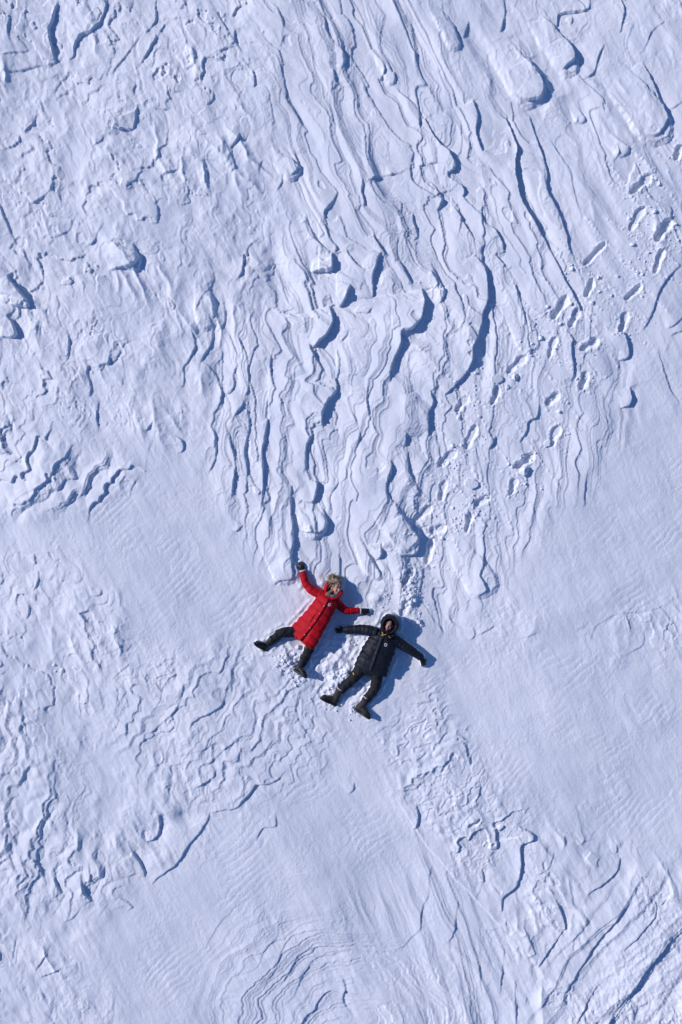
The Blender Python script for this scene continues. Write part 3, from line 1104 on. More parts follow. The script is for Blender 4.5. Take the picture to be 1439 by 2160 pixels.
def head_shapes(bm, c, M):
    """skull, jaw, nose, brow, lips, ears. M columns: crown, side, face"""
    R = Matrix((M.col[1], M.col[2], M.col[0])).transposed()      # x side, y face, z crown

    def at(x, y, z):
        return c + R @ Vector((x, y, z))
    ball(bm, at(0, -0.010, 0.035), 0.076, 0.094, 0.085, R, 24, 16)
    ball(bm, at(0, 0.020, -0.030), 0.062, 0.068, 0.085, R, 20, 14)
    ball(bm, at(0, 0.062, -0.098), 0.026, 0.024, 0.020, R)
    ball(bm, at(0, 0.074, 0.030), 0.052, 0.018, 0.014, R)
    ball(bm, at(0, 0.090, -0.012), 0.011, 0.016, 0.032, R)
    ball(bm, at(0, 0.100, -0.030), 0.016, 0.018, 0.013, R)
    for s in (-1, 1):
        ball(bm, at(s * 0.038, 0.064, -0.022), 0.024, 0.020, 0.024, R)
        ball(bm, at(s * 0.031, 0.066, 0.017), 0.017, 0.013, 0.008, R)
        ball(bm, at(s * 0.031, 0.066, -0.004), 0.016, 0.012, 0.007, R)
        ball(bm, at(s * 0.077, -0.010, -0.005), 0.010, 0.022, 0.032, R)
        ball(bm, at(s * 0.012, 0.096, -0.034), 0.008, 0.010, 0.008, R)
    ball(bm, at(0, 0.078, -0.066), 0.026, 0.014, 0.012, R)
    return R, at


def face_parts(root, R, at, browmat, smile=0.0):
    for s in (-1, 1):
        bm = bmesh.new()
        ball(bm, at(s * 0.031, 0.0715, 0.006), 0.0115, 0.0100, 0.0050, R, 14, 10)
        e = obj('eye', to_mesh(bm, 'eye'), EYEWHITE, root)
        bm = bmesh.new()
        ball(bm, at(s * 0.031, 0.0790, 0.006), 0.0072, 0.0036, 0.0046, R, 12, 8)
        obj('iris', to_mesh(bm, 'iris'), IRIS, e)
        bm = bmesh.new()
        loft(bm, [(*at(s * 0.012, 0.088, 0.030), .003, .0035), (*at(s * 0.032, 0.089, 0.036), .0035, .0045),
                  (*at(s * 0.052, 0.075, 0.028), .002, .003)], 8, 8, up=R.col[1])
        obj('eyebrow', to_mesh(bm, 'eyebrow'), browmat, root)
    bm = bmesh.new()
    for z, k in ((-0.060, .0045), (-0.070, .006)):
        loft(bm, [(*at(-0.026, 0.082, z + 0.004 * smile + .001), .001, .002), (*at(-0.010, 0.0925, z), k, k * .8), (*at(0.010, 0.0925, z), k, k * .8),
                  (*at(0.026, 0.082, z + 0.004 * smile + .001), .001, .002)], 12, 8, up=R.col[1])
    obj('lips', to_mesh(bm, 'lips'), LIPS, root)


def limb_mesh(bm, st, shrink=0.72, n=20):
    loft(bm, [(x, y, z, w * shrink, h * shrink) for x, y, z, w, h in st], n, 16)


def make_glove(root, wrist, tip_dir, up, side, curl=0.5, scale=1.0, splay=0.10):
    """padded winter glove, five fingers. side=+1 puts the thumb on the +side axis"""
    M = frame(tip_dir, up)

    def L(x, y, z):
        return wrist + M @ (Vector((x, y, z)) * scale)
    bm = bmesh.new()
    loft(bm, [(*L(-0.015, 0, 0), .036 * scale, .026 * scale), (*L(0.03, 0, .002), .042 * scale, .026 * scale),
              (*L(0.065, 0, .004), .048 * scale, .024 * scale), (*L(0.092, 0, .002), .045 * scale, .019 * scale)], 14, 18, up=M.col[2])
    for y, ln, a in ((-0.033, .060, -1.2), (-0.011, .076, -.35), (0.012, .080, .35), (0.034, .070, 1.1)):
        y *= side
        a *= side
        pts = []
        x, z, ang = 0.088, 0.003, 0.05 + 0.25 * curl
        yy = y
        for k in range(4):
            pts.append((*L(x, yy, z), .0108 * scale * (1 - .07 * k), .0108 * scale * (1 - .07 * k)))
            x += math.cos(ang) * ln / 3
            z -= math.sin(ang) * ln / 3
            yy += math.sin(a * splay) * ln / 3
            ang += curl * 0.62
        loft(bm, pts, 12, 10, up=M.col[2])
    t = side
    loft(bm, [(*L(0.022, .028 * t, -.004), .016 * scale, .014 * scale), (*L(0.046, .052 * t, -.010), .0145 * scale, .0135 * scale),
              (*L(0.070, .064 * t, -.016), .013 * scale, .0125 * scale), (*L(0.090, .068 * t, -.022), .0105 * scale, .0105 * scale)], 12, 10, up=M.col[2])
    me = fuse(bm, 'glove', 0.0042, 1)
    crease(me, wr(45, 0.0022, 3.0))
    g = obj('glove', me, GLOVE, root)
    bm = bmesh.new()
    loft(bm, [(*L(-0.030, 0, 0), .046 * scale, .036 * scale), (*L(-0.012, 0, 0), .044 * scale, .034 * scale), (*L(0.010, 0, .001), .041 * scale, .030 * scale)], 8, 18,
         up=M.col[2], puff=lambda s, a: 1 + 0.03 * math.sin(9 * a))
    obj('glove_cuff', to_mesh(bm, 'glove_cuff'), GLOVE, g)
    CAPS.append((tuple(L(0, 0, 0)), tuple(L(0.14, 0, -.012)), (.045, .026), (.04, .02)))
    return g


def make_boot(root, ankle, toe_dir, shank, side, scale=1.0, shaft=0.19, upper=None, lining=None):
    """laced winter boot. toe_dir: where the toes point, shank: up the leg"""
    z = Vector(shank).normalized()
    x = Vector(toe_dir)
    x = (x - z * x.dot(z)).normalized()
    y = z.cross(x)
    M = Matrix((x, y, z)).transposed()

    def L(a, b, c):
        return ankle + M @ (Vector((a, b, c)) * scale)
    upper = upper or BOOTCLOTH
    k = scale
    bm = bmesh.new()
    # shaft, swelling at the collar
    loft(bm, [(*L(-0.012, 0, -0.055), .048 * k, .060 * k), (*L(-0.012, 0, 0.0), .050 * k, .060 * k), (*L(-0.004, 0, 0.06), .053 * k, .058 * k),
              (*L(0.0, 0, shaft * .7), .059 * k, .062 * k), (*L(0.0, 0, shaft), .064 * k, .067 * k)], 20, 22, side=y,
         puff=lambda s, a: 1 + 0.018 * math.sin(s * 130 + a))
    # foot
    loft(bm, [(*L(-0.072, 0, -0.045), .030 * k, .036 * k), (*L(-0.045, 0, -0.035), .043 * k, .050 * k), (*L(0.02, 0, -0.030), .045 * k, .054 * k),
              (*L(0.085, 0, -0.042), .050 * k, .043 * k), (*L(0.150, 0, -0.054), .052 * k, .032 * k), (*L(0.190, 0, -0.058), .040 * k, .026 * k)], 24, 20, side=y)
    me = fuse(bm, 'boot_upper', 0.0055, 2)
    crease(me, wr(38, 0.003, 8.0))
    b = obj('boot', me, upper, root)
    # rubber toe cap and shell
    bm = bmesh.new()
    loft(bm, [(*L(0.088, 0, -0.056), .0545 * k, .034 * k), (*L(0.13, 0, -0.057), .0565 * k, .034 * k), (*L(0.175, 0, -0.062), .050 * k, .030 * k),
              (*L(0.204, 0, -0.066), .034 * k, .022 * k)], 14, 20, side=y, power=2.3)
    obj('toe_cap', to_mesh(bm, 'toe_cap'), RUBBER, b)
    # sole: outline extruded, with heel block and lugs
    bm = bmesh.new()
    out = []
    n = 44
    for i in range(n):
        a = 2 * math.pi * i / n
        q = math.cos(a)
        w = 0.050 * math.copysign(abs(math.sin(a)) ** 0.75, math.sin(a)) * (1 + .16 * max(q, 0) - .22 * math.exp(-((q + .2) / .3) ** 2))
        out.append((0.068 + q * 0.156, w + 0.006 * side * max(q, 0)))
    rows = []
    for zz, g in ((-0.078, 1.0), (-0.086, 1.05), (-0.098, 1.06), (-0.116, 1.02), (-0.119, .97)):
        rows.append([bm.verts.new(L(0.068 + (u - 0.068) * g, v * g, zz + (0.010 if (i % 2 and zz < -.11) else 0))) for i, (u, v) in enumerate(out)])
    for r0, r1 in zip(rows[:-1], rows[1:]):
        for i in range(n):
            bm.faces.new((r0[i], r0[(i + 1) % n], r1[(i + 1) % n], r1[i]))
    bm.faces.new(rows[0][::-1])
    bm.faces.new(rows[-1])
    obj('sole', to_mesh(bm, 'sole', False), RUBBER, b)
    # felt lining showing at the collar
    bm = bmesh.new()
    loft(bm, [(*L(0, 0, shaft - .004), .066 * k, .069 * k), (*L(0, 0, shaft + .003), .073 * k, .076 * k), (*L(0, 0, shaft + .010), .068 * k, .071 * k)], 8, 24, side=y, round_ends=False)
    obj('felt_lining', to_mesh(bm, 'felt_lining'), lining or FELT, b)
    # laces zig-zag over the instep and up the front
    front = [(.118, -.010), (.098, .000), (.078, .012), (.062, .026), (.056, .046), (.055, .070), (.057, .094), (.061, .118)]
    for i, (a, c) in enumerate(front):
        bm = bmesh.new()
        loft(bm, [(*L(a - .016, -.030, c + .002), .0036, .0036), (*L(a + .004, -.012, c + .004), .0036, .0036),
                  (*L(a + .006, .012, c + .006), .0036, .0036), (*L(a - .014, .030, c + .010), .0036, .0036)], 8, 6)
        obj('lace', to_mesh(bm, 'lace'), LACE, b)
    CAPS.append((tuple(L(-.05, 0, -.06)), tuple(L(.17, 0, -.08)), (.055, .055), (.05, .05)))
    CAPS.append((tuple(L(0, 0, -.02)), tuple(L(0, 0, shaft)), (.06, .055), (.066, .066)))
    return b


def emblem(root, bvh, px, py, axis_deg, size):
    """small white outlined shield on the left chest: an open-topped U with a turned-in corner"""
    a = math.radians(axis_deg)
    pts = [(-.42, .30), (-.50, .50), (-.42, -.20), (-.10, -.52), (.30, -.42), (.46, -.05), (.46, .52), (.10, .42), (-.02, .52)]
    pts = [(-.10, .50), (-.46, .50), (-.46, -.05), (-.40, -.38), (-.10, -.55), (.26, -.50), (.46, -.20), (.46, .50), (.22, .50)]
    out = []
    for x, y in pts:
        X_, Y_ = x * size * 0.8, y * size
        out.append((px + (X_ * math.cos(a) - Y_ * math.sin(a)), py - (X_ * math.sin(a) + Y_ * math.cos(a))))
    me = drape('emblem', bvh, out, 0.0090, 0.0045, 0.004, 0.26, 34, 3)
    return obj('emblem', me, WHITEPRINT, root)


def small_loft(root, name, pts, material, r=0.005):
    bm = bmesh.new()
    loft(bm, [(*p, r, r) for p in pts], max(8, 4 * len(pts)), 8)
    return obj(name, to_mesh(bm, name), material, root)


def person(loc, label):
    o = bpy.data.objects.new('person', None)
    COL.objects.link(o)
    o.empty_display_size = 0.1
    return tag(o, label, 'person', 'people lying in the snow')


def keep_place(root):
    """put the empty at the base of the figure without moving the parts"""
    pass


# ================================================================== the one in the black jacket
man = person(None, 'person in black quilted jacket and black hood lying spread-eagled on the snow')
m_torso = [S(813, 1335, .150, .085, .085), S(810, 1344, .145, .185, .112), S(806, 1356, .140, .245, .130), S(799, 1372, .140, .268, .138),
           S(792, 1388, .138, .276, .138), S(786, 1402, .130, .285, .130), S(781, 1416, .120, .292, .112)]
m_armL = [S(796, 1336, .135, .090, .095), S(778, 1330, .115, .092, .085), S(757, 1327.5, .095, .082, .072), S(741, 1328.5, .085, .072, .062), S(727, 1330, .075, .062, .052)]
m_armR = [S(826, 1347, .135, .092, .095), S(842, 1356, .115, .092, .085), S(861, 1368, .105, .082, .074), S(876, 1378, .100, .072, .064), S(890, 1388, .098, .062, .054)]
m_legL = [S(772, 1400, .105, .11, .10), S(758, 1416, .105, .102, .095), S(743, 1433, .100, .086, .084), S(730, 1446, .085, .076, .076), S(718, 1458, .075, .070, .070)]
m_legR = [S(793, 1408, .105, .11, .10), S(795, 1428, .105, .100, .095), S(791, 1451, .115, .085, .086), S(781, 1465, .100, .076, .078), S(771, 1477, .085, .070, .072)]
for st in (m_torso, m_armL, m_armR, m_legL, m_legR):
    press(st)
m_axis = (P(781, 1416) - P(813, 1335)).normalized()
m_side = Vector((m_axis.y, -m_axis.x, 0)) * -1
m_head = P(820, 1319, .150)
mM = Matrix((Vector((.30, .93, .06)).normalized(), Vector((1, 0, 0)), Vector((-.22, -.05, .97)).normalized())).transposed()
crown = mM.col[0].normalized()
facev = (mM.col[2] - crown * mM.col[2].dot(crown)).normalized()
mM = Matrix((crown, facev.cross(crown), facev)).transposed()

bm = bmesh.new()
mR, m_at = head_shapes(bm, m_head, mM)
loft(bm, [(*(m_at(0, -.02, -.06)), .055, .055), (*P(815, 1330, .14), .058, .055), S(812, 1338, .14, .07, .06)], 12, 16)
limb_mesh(bm, m_torso[1:6], .74)
for st in (m_armL, m_armR, m_legL, m_legR):
    limb_mesh(bm, st, .66)
for w, d in ((P(727, 1330, .075), Vector((-1, -.02, -.1))), (P(890, 1388, .098), Vector((.45, -1, -.1)))):
    ball(bm, w + d.normalized() * .05, .030, .030, .016)
for a, t, sh in ((P(706, 1473, .055), Vector((-.74, .67, .25)), Vector((.48, .88, .12))), (P(763, 1490, .07), Vector((.78, -.63, .2)), Vector((.51, .86, .12)))):
    loft(bm, [(*(a + sh.normalized() * .15), .04, .04), (*a, .035, .035), (*(a + t.normalized() * .08 - sh.normalized() * .05), .03, .03)], 10, 12)
obj('body', fuse(bm, 'body', 0.0092, 1), SKIN, man)
face_parts(man, mR, m_at, BROW)

bm = bmesh.new()
bq = baffles(0.098, 0.085, 0.03, 0.36)
loft(bm, m_torso, 90, 40, side=m_side + Vector((0, 0, .10)), puff=bq, power=2.1, round_ends=False)
loft(bm, m_armL, 70, 24, puff=baffles(0.068, 0.115, 0, 0.40))
loft(bm, m_armR, 70, 24, puff=baffles(0.068, 0.115, 0, 0.40))
me = fuse(bm, 'jacket', 0.0078, 1)
crease(me, wr(9, 0.008, 1.0))
crease(me, wr(26, 0.0028, 5.0, m_side))
jb = bvh_of(me)
jacket = obj('jacket', me, BLACK, man)
obj('front_placket', drape('front_placket', jb, [(806, 1343), (801, 1358), (794, 1376), (788, 1394), (781, 1414)], 0.060, .012, .02, puff=.008), BLACK, jacket)
obj('pocket_flap', drape('pocket_flap', jb, [(762, 1374), (769, 1380), (778, 1388)], 0.050, .012, .02, n=14), BLACK, jacket)
obj('pocket_flap', drape('pocket_flap', jb, [(799, 1397), (808, 1400), (817, 1402)], 0.050, .012, .02, n=14), BLACK, jacket)
obj('chest_seam', drape('chest_seam', jb, [(779, 1346), (790, 1350), (800, 1355)], 0.016, .008, .012, n=14), BLACK, jacket)
obj('hem_band', drape('hem_band', jb, [(754, 1396), (766, 1403), (780, 1409), (796, 1414), (810, 1417)], 0.034, .008, .02, n=34), BLACK, jacket)
emblem(jacket, jb, 814, 1360, -12, 5.4)
p0, _ = on_top(jb, 773, 1414)
small_loft(jacket, 'drawcord_toggle', [P(772, 1412, .20), P(774, 1416, .17), P(773, 1420, .14)], YELLOW, .007)
small_loft(jacket, 'drawcord_toggle', [P(788, 1421, .19), P(797, 1424, .17), P(803, 1425, .16)], YELLOW, .004)
small_loft(jacket, 'drawcord_toggle', [P(801, 1424, .19), P(803, 1426, .17), P(801, 1428, .16)], YELLOW, .007)

# hood: thick shell round the head, fur edge
hood_c = P(822, 1316, .135)
hz = Vector((-.10, -.06, 1)).normalized()
hy = (crown - hz * crown.dot(hz)).normalized()
hx = hy.cross(hz)


def lathe(profile, c, ax_x, ax_y, ax_z, sx, sy, seg=40, wob=0.0, seed=0.0):
    bm = bmesh.new()
    rows = []
    for r, h in profile:
        row = []
        for k in range(seg):
            a = 2 * math.pi * k / seg
            g = 1 + wob * mnoise.noise(Vector((math.cos(a) * 2, math.sin(a) * 2, h * 14 + seed)))
            row.append(bm.verts.new(c + ax_x * (r * sx * g * math.cos(a)) + ax_y * (r * sy * g * math.sin(a)) + ax_z * h))
        rows.append(row)
    for r0, r1 in zip(rows[:-1], rows[1:]):
        for k in range(seg):
            bm.faces.new((r0[k], r0[(k + 1) % seg], r1[(k + 1) % seg], r1[k]))
    for row in (rows[0], rows[-1]):
        m = bm.verts.new(sum((v.co for v in row), Vector()) / seg)
        for k in range(seg):
            bm.faces.new((row[k], row[(k + 1) % seg], m))
    return bm


prof = [(.03, -.165), (.085, -.150), (.130, -.100), (.148, -.030), (.152, .030), (.148, .080), (.136, .118), (.116, .130), (.098, .118), (.094, .070),
        (.100, .0), (.092, -.06), (.05, -.10)]
prof = [tuple(v) for v in cat_rom(prof, 40)]
me = to_mesh(lathe(prof, hood_c, hx, hy, hz, 1.0, 1.10, 56, 0.10, 2.0), 'hood')
crease(me, wr(22, 0.006, 2.0))
hood = obj('hood', me, BLACK, man)
CAPS.append((tuple(hood_c + hy * .03), tuple(hood_c - hy * .03), (.15, .165), (.15, .165)))
# fur edge: many short tufts round the opening
frng = random.Random(5)
bm = bmesh.new()
for k in range(700):
    a = frng.uniform(0, 2 * math.pi)
    rr = frng.uniform(.092, .138)
    base = hood_c + hx * (rr * math.cos(a)) + hy * (rr * 1.10 * math.sin(a)) + hz * (.116 + frng.uniform(-.012, .008))
    d = (hx * math.cos(a + frng.uniform(-.7, .7)) + hy * math.sin(a + frng.uniform(-.7, .7))) * frng.choice((-1.0, -.5, .6, .9)) + hz * frng.uniform(.4, 1.1)
    d = d.normalized() * frng.uniform(.008, .018)
    w = d.cross(Vector((frng.random(), frng.random(), frng.random()))).normalized() * .0045
    u = d.cross(w).normalized() * .0045
    t = bm.verts.new(base + d)
    q = [bm.verts.new(base + v) for v in (w, -.5 * w + u, -.5 * w - u)]
    for i in range(3):
        bm.faces.new((q[i], q[(i + 1) % 3], t))
    bm.faces.new(q[::-1])
tag(obj('fur_edge', to_mesh(bm, 'fur_edge'), FUR, hood), kind='stuff')
# collar folds and dark hair over the brow
bm = bmesh.new()
loft(bm, [(*P(800, 1334, .20), .030, .045), (*P(806, 1342, .235), .030, .040), (*P(815, 1345, .24), .030, .040), (*P(826, 1343, .225), .030, .042), (*P(833, 1337, .19), .028, .045)], 30, 16,
     puff=baffles(.05, .08))
me = to_mesh(bm, 'collar')
crease(me, wr(25, .006, 4.0))
obj('collar', me, BLACK, man)
bm = bmesh.new()
ball(bm, m_at(0, -.022, .052), .084, .094, .082, mR, 28, 18)
me = to_mesh(bm, 'hair')
crease(me, wr(60, 0.006, 6.0))
obj('hair', me, HAIRDARK, man)
small_loft(man, 'zip_pull', [P(806, 1333, .27), P(807.5, 1337, .275), P(806, 1341, .272)], YELLOW, .009)
small_loft(man, 'zip_pull', [P(807, 1340, .277), P(812, 1339, .28), P(816, 1338, .275)], YELLOW, .006)
small_loft(man, 'hood_cord', [P(820, 1341, .275), P(823, 1345, .275), P(825, 1346, .265)], YELLOW, .0045)

bm = bmesh.new()
loft(bm, [S(790, 1390, .12, .20, .11), S(783, 1402, .115, .21, .115), S(778, 1414, .105, .20, .110), S(776, 1420, .10, .12, .09)], 16, 28, side=m_side)
tq = lambda s, a: 1 + .035 * math.sin(s * 48 + 1.4 * math.sin(a * 2))
loft(bm, m_legL, 44, 22, puff=tq, up=(0, 0, 1))
loft(bm, m_legR, 44, 22, puff=tq, up=(0, 0, 1))
me = fuse(bm, 'trousers', 0.0100, 1)
crease(me, wr(17, 0.010, 9.0))
trousers = obj('trousers', me, TROUSER, man)
tb = bvh_of(me)
p, _ = on_top(tb, 740, 1417, .18)
obj('trouser_badge', drape('trouser_badge', tb, [(745, 1419), (746.5, 1423)], .020, .006, .008, .17, 6, 3), YELLOW, trousers)
make_glove(man, P(727, 1330, .072), (-1, -.03, -.06), (0, -.25, 1), -1, .25)
make_glove(man, P(890, 1388, .092), (.30, -1, -.12), (.25, .1, 1), 1, .55)
make_boot(man, P(706.5, 1473, .062), Vector((-.74, .67, .22)), Vector((.50, .86, .10)), 1, 1.0, .185)
make_boot(man, P(763, 1490, .072), Vector((.78, -.63, .22)), Vector((.48, .88, .12)), -1, 1.0, .175)

# ================================================================== the one in the red coat
wom = person(None, 'person in long red quilted coat with tousled blond hair lying on the snow')
w_torso = [S(698, 1257, .150, .080, .085), S(695, 1262, .150, .155, .120), S(689, 1271, .150, .205, .148), S(680, 1285, .150, .215, .156), S(670, 1301, .148, .228, .156),
           S(658, 1318, .142, .252, .150), S(646, 1335, .130, .275, .138), S(636, 1349, .115, .290, .118)]
w_armL = [S(685, 1257, .130, .080, .085), S(672, 1252, .115, .080, .078), S(655, 1243, .095, .076, .068), S(644, 1228, .080, .068, .060), S(639.5, 1208, .072, .056, .048)]
w_armR = [S(705, 1268, .130, .082, .085), S(715, 1276, .115, .080, .078), S(728, 1286, .095, .072, .068), S(742, 1288.5, .085, .064, .058), S(757, 1288, .078, .056, .050)]
w_legL = [S(634, 1330, .085, .10, .08), S(616, 1333, .090, .090, .080), S(594, 1335, .110, .082, .085), S(580, 1346, .085, .070, .072), S(567, 1357, .070, .062, .062)]
w_legR = [S(658, 1340, .090, .10, .08), S(655, 1358, .095, .088, .082), S(649, 1377, .105, .080, .082), S(642, 1391, .090, .070, .072), S(635, 1404, .078, .062, .062)]
for st in (w_torso, w_armL, w_armR, w_legL, w_legR):
    press(st)
w_axis = (P(636, 1349) - P(698, 1257)).normalized()
w_side = Vector((-w_axis.y, w_axis.x, .42))
w_head = P(708, 1240, .150)
crown = Vector((.10, .98, .08)).normalized()
facev = Vector((.62, -.16, .78))
facev = (facev - crown * facev.dot(crown)).normalized()
wM = Matrix((crown, facev.cross(crown), facev)).transposed()
bm = bmesh.new()
wR, w_at = head_shapes(bm, w_head, wM)
loft(bm, [(*(w_at(0, -.02, -.06)), .048, .048), (*P(701, 1254, .135), .05, .05), S(696, 1262, .135, .06, .06)], 12, 16)
limb_mesh(bm, w_torso[1:6], .66)
limb_mesh(bm, [S(672, 1298, .12, .14, .09), S(656, 1320, .12, .15, .09), S(645, 1335, .11, .14, .08)], .62)
for st in (w_armL, w_armR, w_legL, w_legR):
    limb_mesh(bm, st, .64)
for w, d in ((P(639.5, 1208, .07), Vector((-.25, 1, 0))), (P(757, 1288, .075), Vector((1, -.02, 0)))):
    ball(bm, w + d.normalized() * .05, .026, .026, .015)
for a, t, sh in ((P(561, 1361, .07), Vector((-.66, .50, .5)), Vector((.7, .7, .1))), (P(632, 1406, .08), Vector((.75, -.45, .45)), Vector((.38, .92, .1)))):
    loft(bm, [(*(a + sh.normalized() * .15), .036, .036), (*a, .032, .032), (*(a + t.normalized() * .07 - sh.normalized() * .04), .028, .028)], 10, 12)
obj('body', fuse(bm, 'body', 0.0092, 1), SKIN, wom)
face_parts(wom, wR, w_at, BROW, 1.0)

bm = bmesh.new()
loft(bm, w_torso, 100, 40, side=w_side, puff=baffles(0.135, 0.115, 0.02, 0.36), power=1.9, round_ends=False)
wq = lambda s, a: baffles(0.10, 0.10, .02, .4)(s, a) * (1 + .03 * math.sin(s * 150 + 2 * math.sin(a)))
loft(bm, w_armL, 70, 24, puff=wq)
loft(bm, w_armR, 70, 24, puff=wq)
me = fuse(bm, 'coat', 0.0078, 1)
# cut the front vent: a groove opening towards the hem
va, vb = P(662, 1318, .2), P(635, 1356, .2)


def vent(c, n):
    q = Vector((c.x, c.y, 0))
    a, b = Vector((va.x, va.y, 0)), Vector((vb.x, vb.y, 0))
    t = (q - a).dot(b - a) / (b - a).length_squared
    if t < 0 or n.z < 0:
        return 0.0
    d = (q - a - (b - a) * t).length
    return -0.030 * min(t, 1.0) * math.exp(-(d / .028) ** 2)


crease(me, vent)
crease(me, wr(7, 0.010, 2.0))
crease(me, wr(24, 0.0030, 7.0, w_side))
cb = bvh_of(me)
coat = obj('coat', me, RED, wom)
pl = obj('front_placket', drape('front_placket', cb, [(692, 1262), (685, 1276), (675, 1293), (660, 1315), (645, 1335), (632, 1351)], 0.050, .016, .025, n=44, puff=.006), RED, coat)
plb = bvh_of(pl.data)
for px, py in ((684.5, 1277), (675, 1293), (665, 1308), (655, 1323), (643, 1338)):
    p, n = on_top(plb, px, py)
    bm = bmesh.new()
    ball(bm, p + Vector((0, 0, .002)), .009, .009, .005, None, 12, 8)
    obj('snap_button', to_mesh(bm, 'snap_button'), METAL, pl)
obj('pocket_seam', drape('pocket_seam', cb, [(664, 1294), (658, 1303), (652, 1312)], 0.020, .010, .014, n=12), RED, coat)
obj('pocket_seam', drape('pocket_seam', cb, [(689, 1309), (683, 1317), (677, 1325)], 0.020, .010, .014, n=12), RED, coat)
obj('hem_band', drape('hem_band', cb, [(606, 1329), (618, 1338), (631, 1348)], 0.022, .006, .016, .15, n=20), RED, coat)
obj('hem_band', drape('hem_band', cb, [(641, 1351), (652, 1358), (663, 1363)], 0.022, .006, .016, .15, n=20), RED, coat)
emblem(coat, cb, 695, 1275, -30, 5.0)
for st, nm in ((w_armL, 0), (w_armR, 1)):
    a, b = Vector(st[-2][:3]), Vector(st[-1][:3])
    d = (b - a).normalized()
    bm = bmesh.new()
    loft(bm, [(*(b + d * .020), .052, .045), (*(b + d * .030), .058, .050), (*(b + d * .044), .050, .044)], 10, 24, round_ends=False,
         puff=lambda s, a: 1 + .04 * math.sin(11 * a))
    obj('cuff_trim', to_mesh(bm, 'cuff_trim'), FELT, coat)
small_loft(coat, 'drawcord_toggle', [P(645, 1362, .19), P(646, 1366, .17), P(648, 1371, .17)], YELLOW, .007)
small_loft(coat, 'drawcord_toggle', [P(627, 1349, .17), P(630, 1351, .155), P(632, 1353, .14)], YELLOW, .004)

# hood fallen open behind and beside the head
hood_c = P(699, 1244, .128)
hz = Vector((.30, -.10, 1)).normalized()
hy = (Vector((.05, 1, 0)) - hz * Vector((.05, 1, 0)).dot(hz)).normalized()
hx = hy.cross(hz)
prof = [(.03, -.135), (.080, -.120), (.115, -.080), (.128, -.020), (.130, .035), (.122, .068), (.108, .074), (.098, .060), (.096, .01), (.080, -.05), (.04, -.08)]
prof = [tuple(v) for v in cat_rom(prof, 34)]
me = to_mesh(lathe(prof, hood_c, hx, hy, hz, 0.95, 1.08, 56, 0.14, 6.0), 'hood')
crease(me, wr(20, 0.009, 12.0))
obj('hood', me, RED, wom)
CAPS.append((tuple(hood_c + hy * .03), tuple(hood_c - hy * .03), (.125, .132), (.125, .132)))
bm = bmesh.new()
loft(bm, [(*P(688, 1257, .19), .022, .040), (*P(694, 1262, .225), .022, .034), (*P(703, 1263, .235), .022, .034), (*P(712, 1260, .225), .022, .036), (*P(719, 1254, .19), .024, .042),
          (*P(722, 1247, .15), .022, .038)], 30, 14, puff=baffles(.06, .08))
me = to_mesh(bm, 'collar')
crease(me, wr(24, .006, 14.0))
obj('collar', me, RED, wom)
bm = bmesh.new()
loft(bm, [(*P(693, 1254, .17), .026, .03), (*P(699, 1257, .21), .028, .028), (*P(707, 1257, .215), .028, .026), (*P(714, 1252, .18), .024, .028)], 20, 14)
me = to_mesh(bm, 'neck_gaiter')
crease(me, wr(40, .004, 3.0))
obj('neck_gaiter', me, GAITER, wom)
# hair: under-cap and wind-blown locks in three tones
bm = bmesh.new()
ball(bm, w_at(0, -.022, .040), .089, .094, .090, wR, 28, 18)
me = to_mesh(bm, 'hair')
crease(me, wr(45, 0.008, 16.0))
hair = obj('hair', me, HAIRS[1], wom)
hrng = random.Random(9)
locks = [bmesh.new() for _ in HAIRS]
cu, fv = Vector(wR.col[2]), Vector(wR.col[1])
skull = w_at(0, -.02, .035)
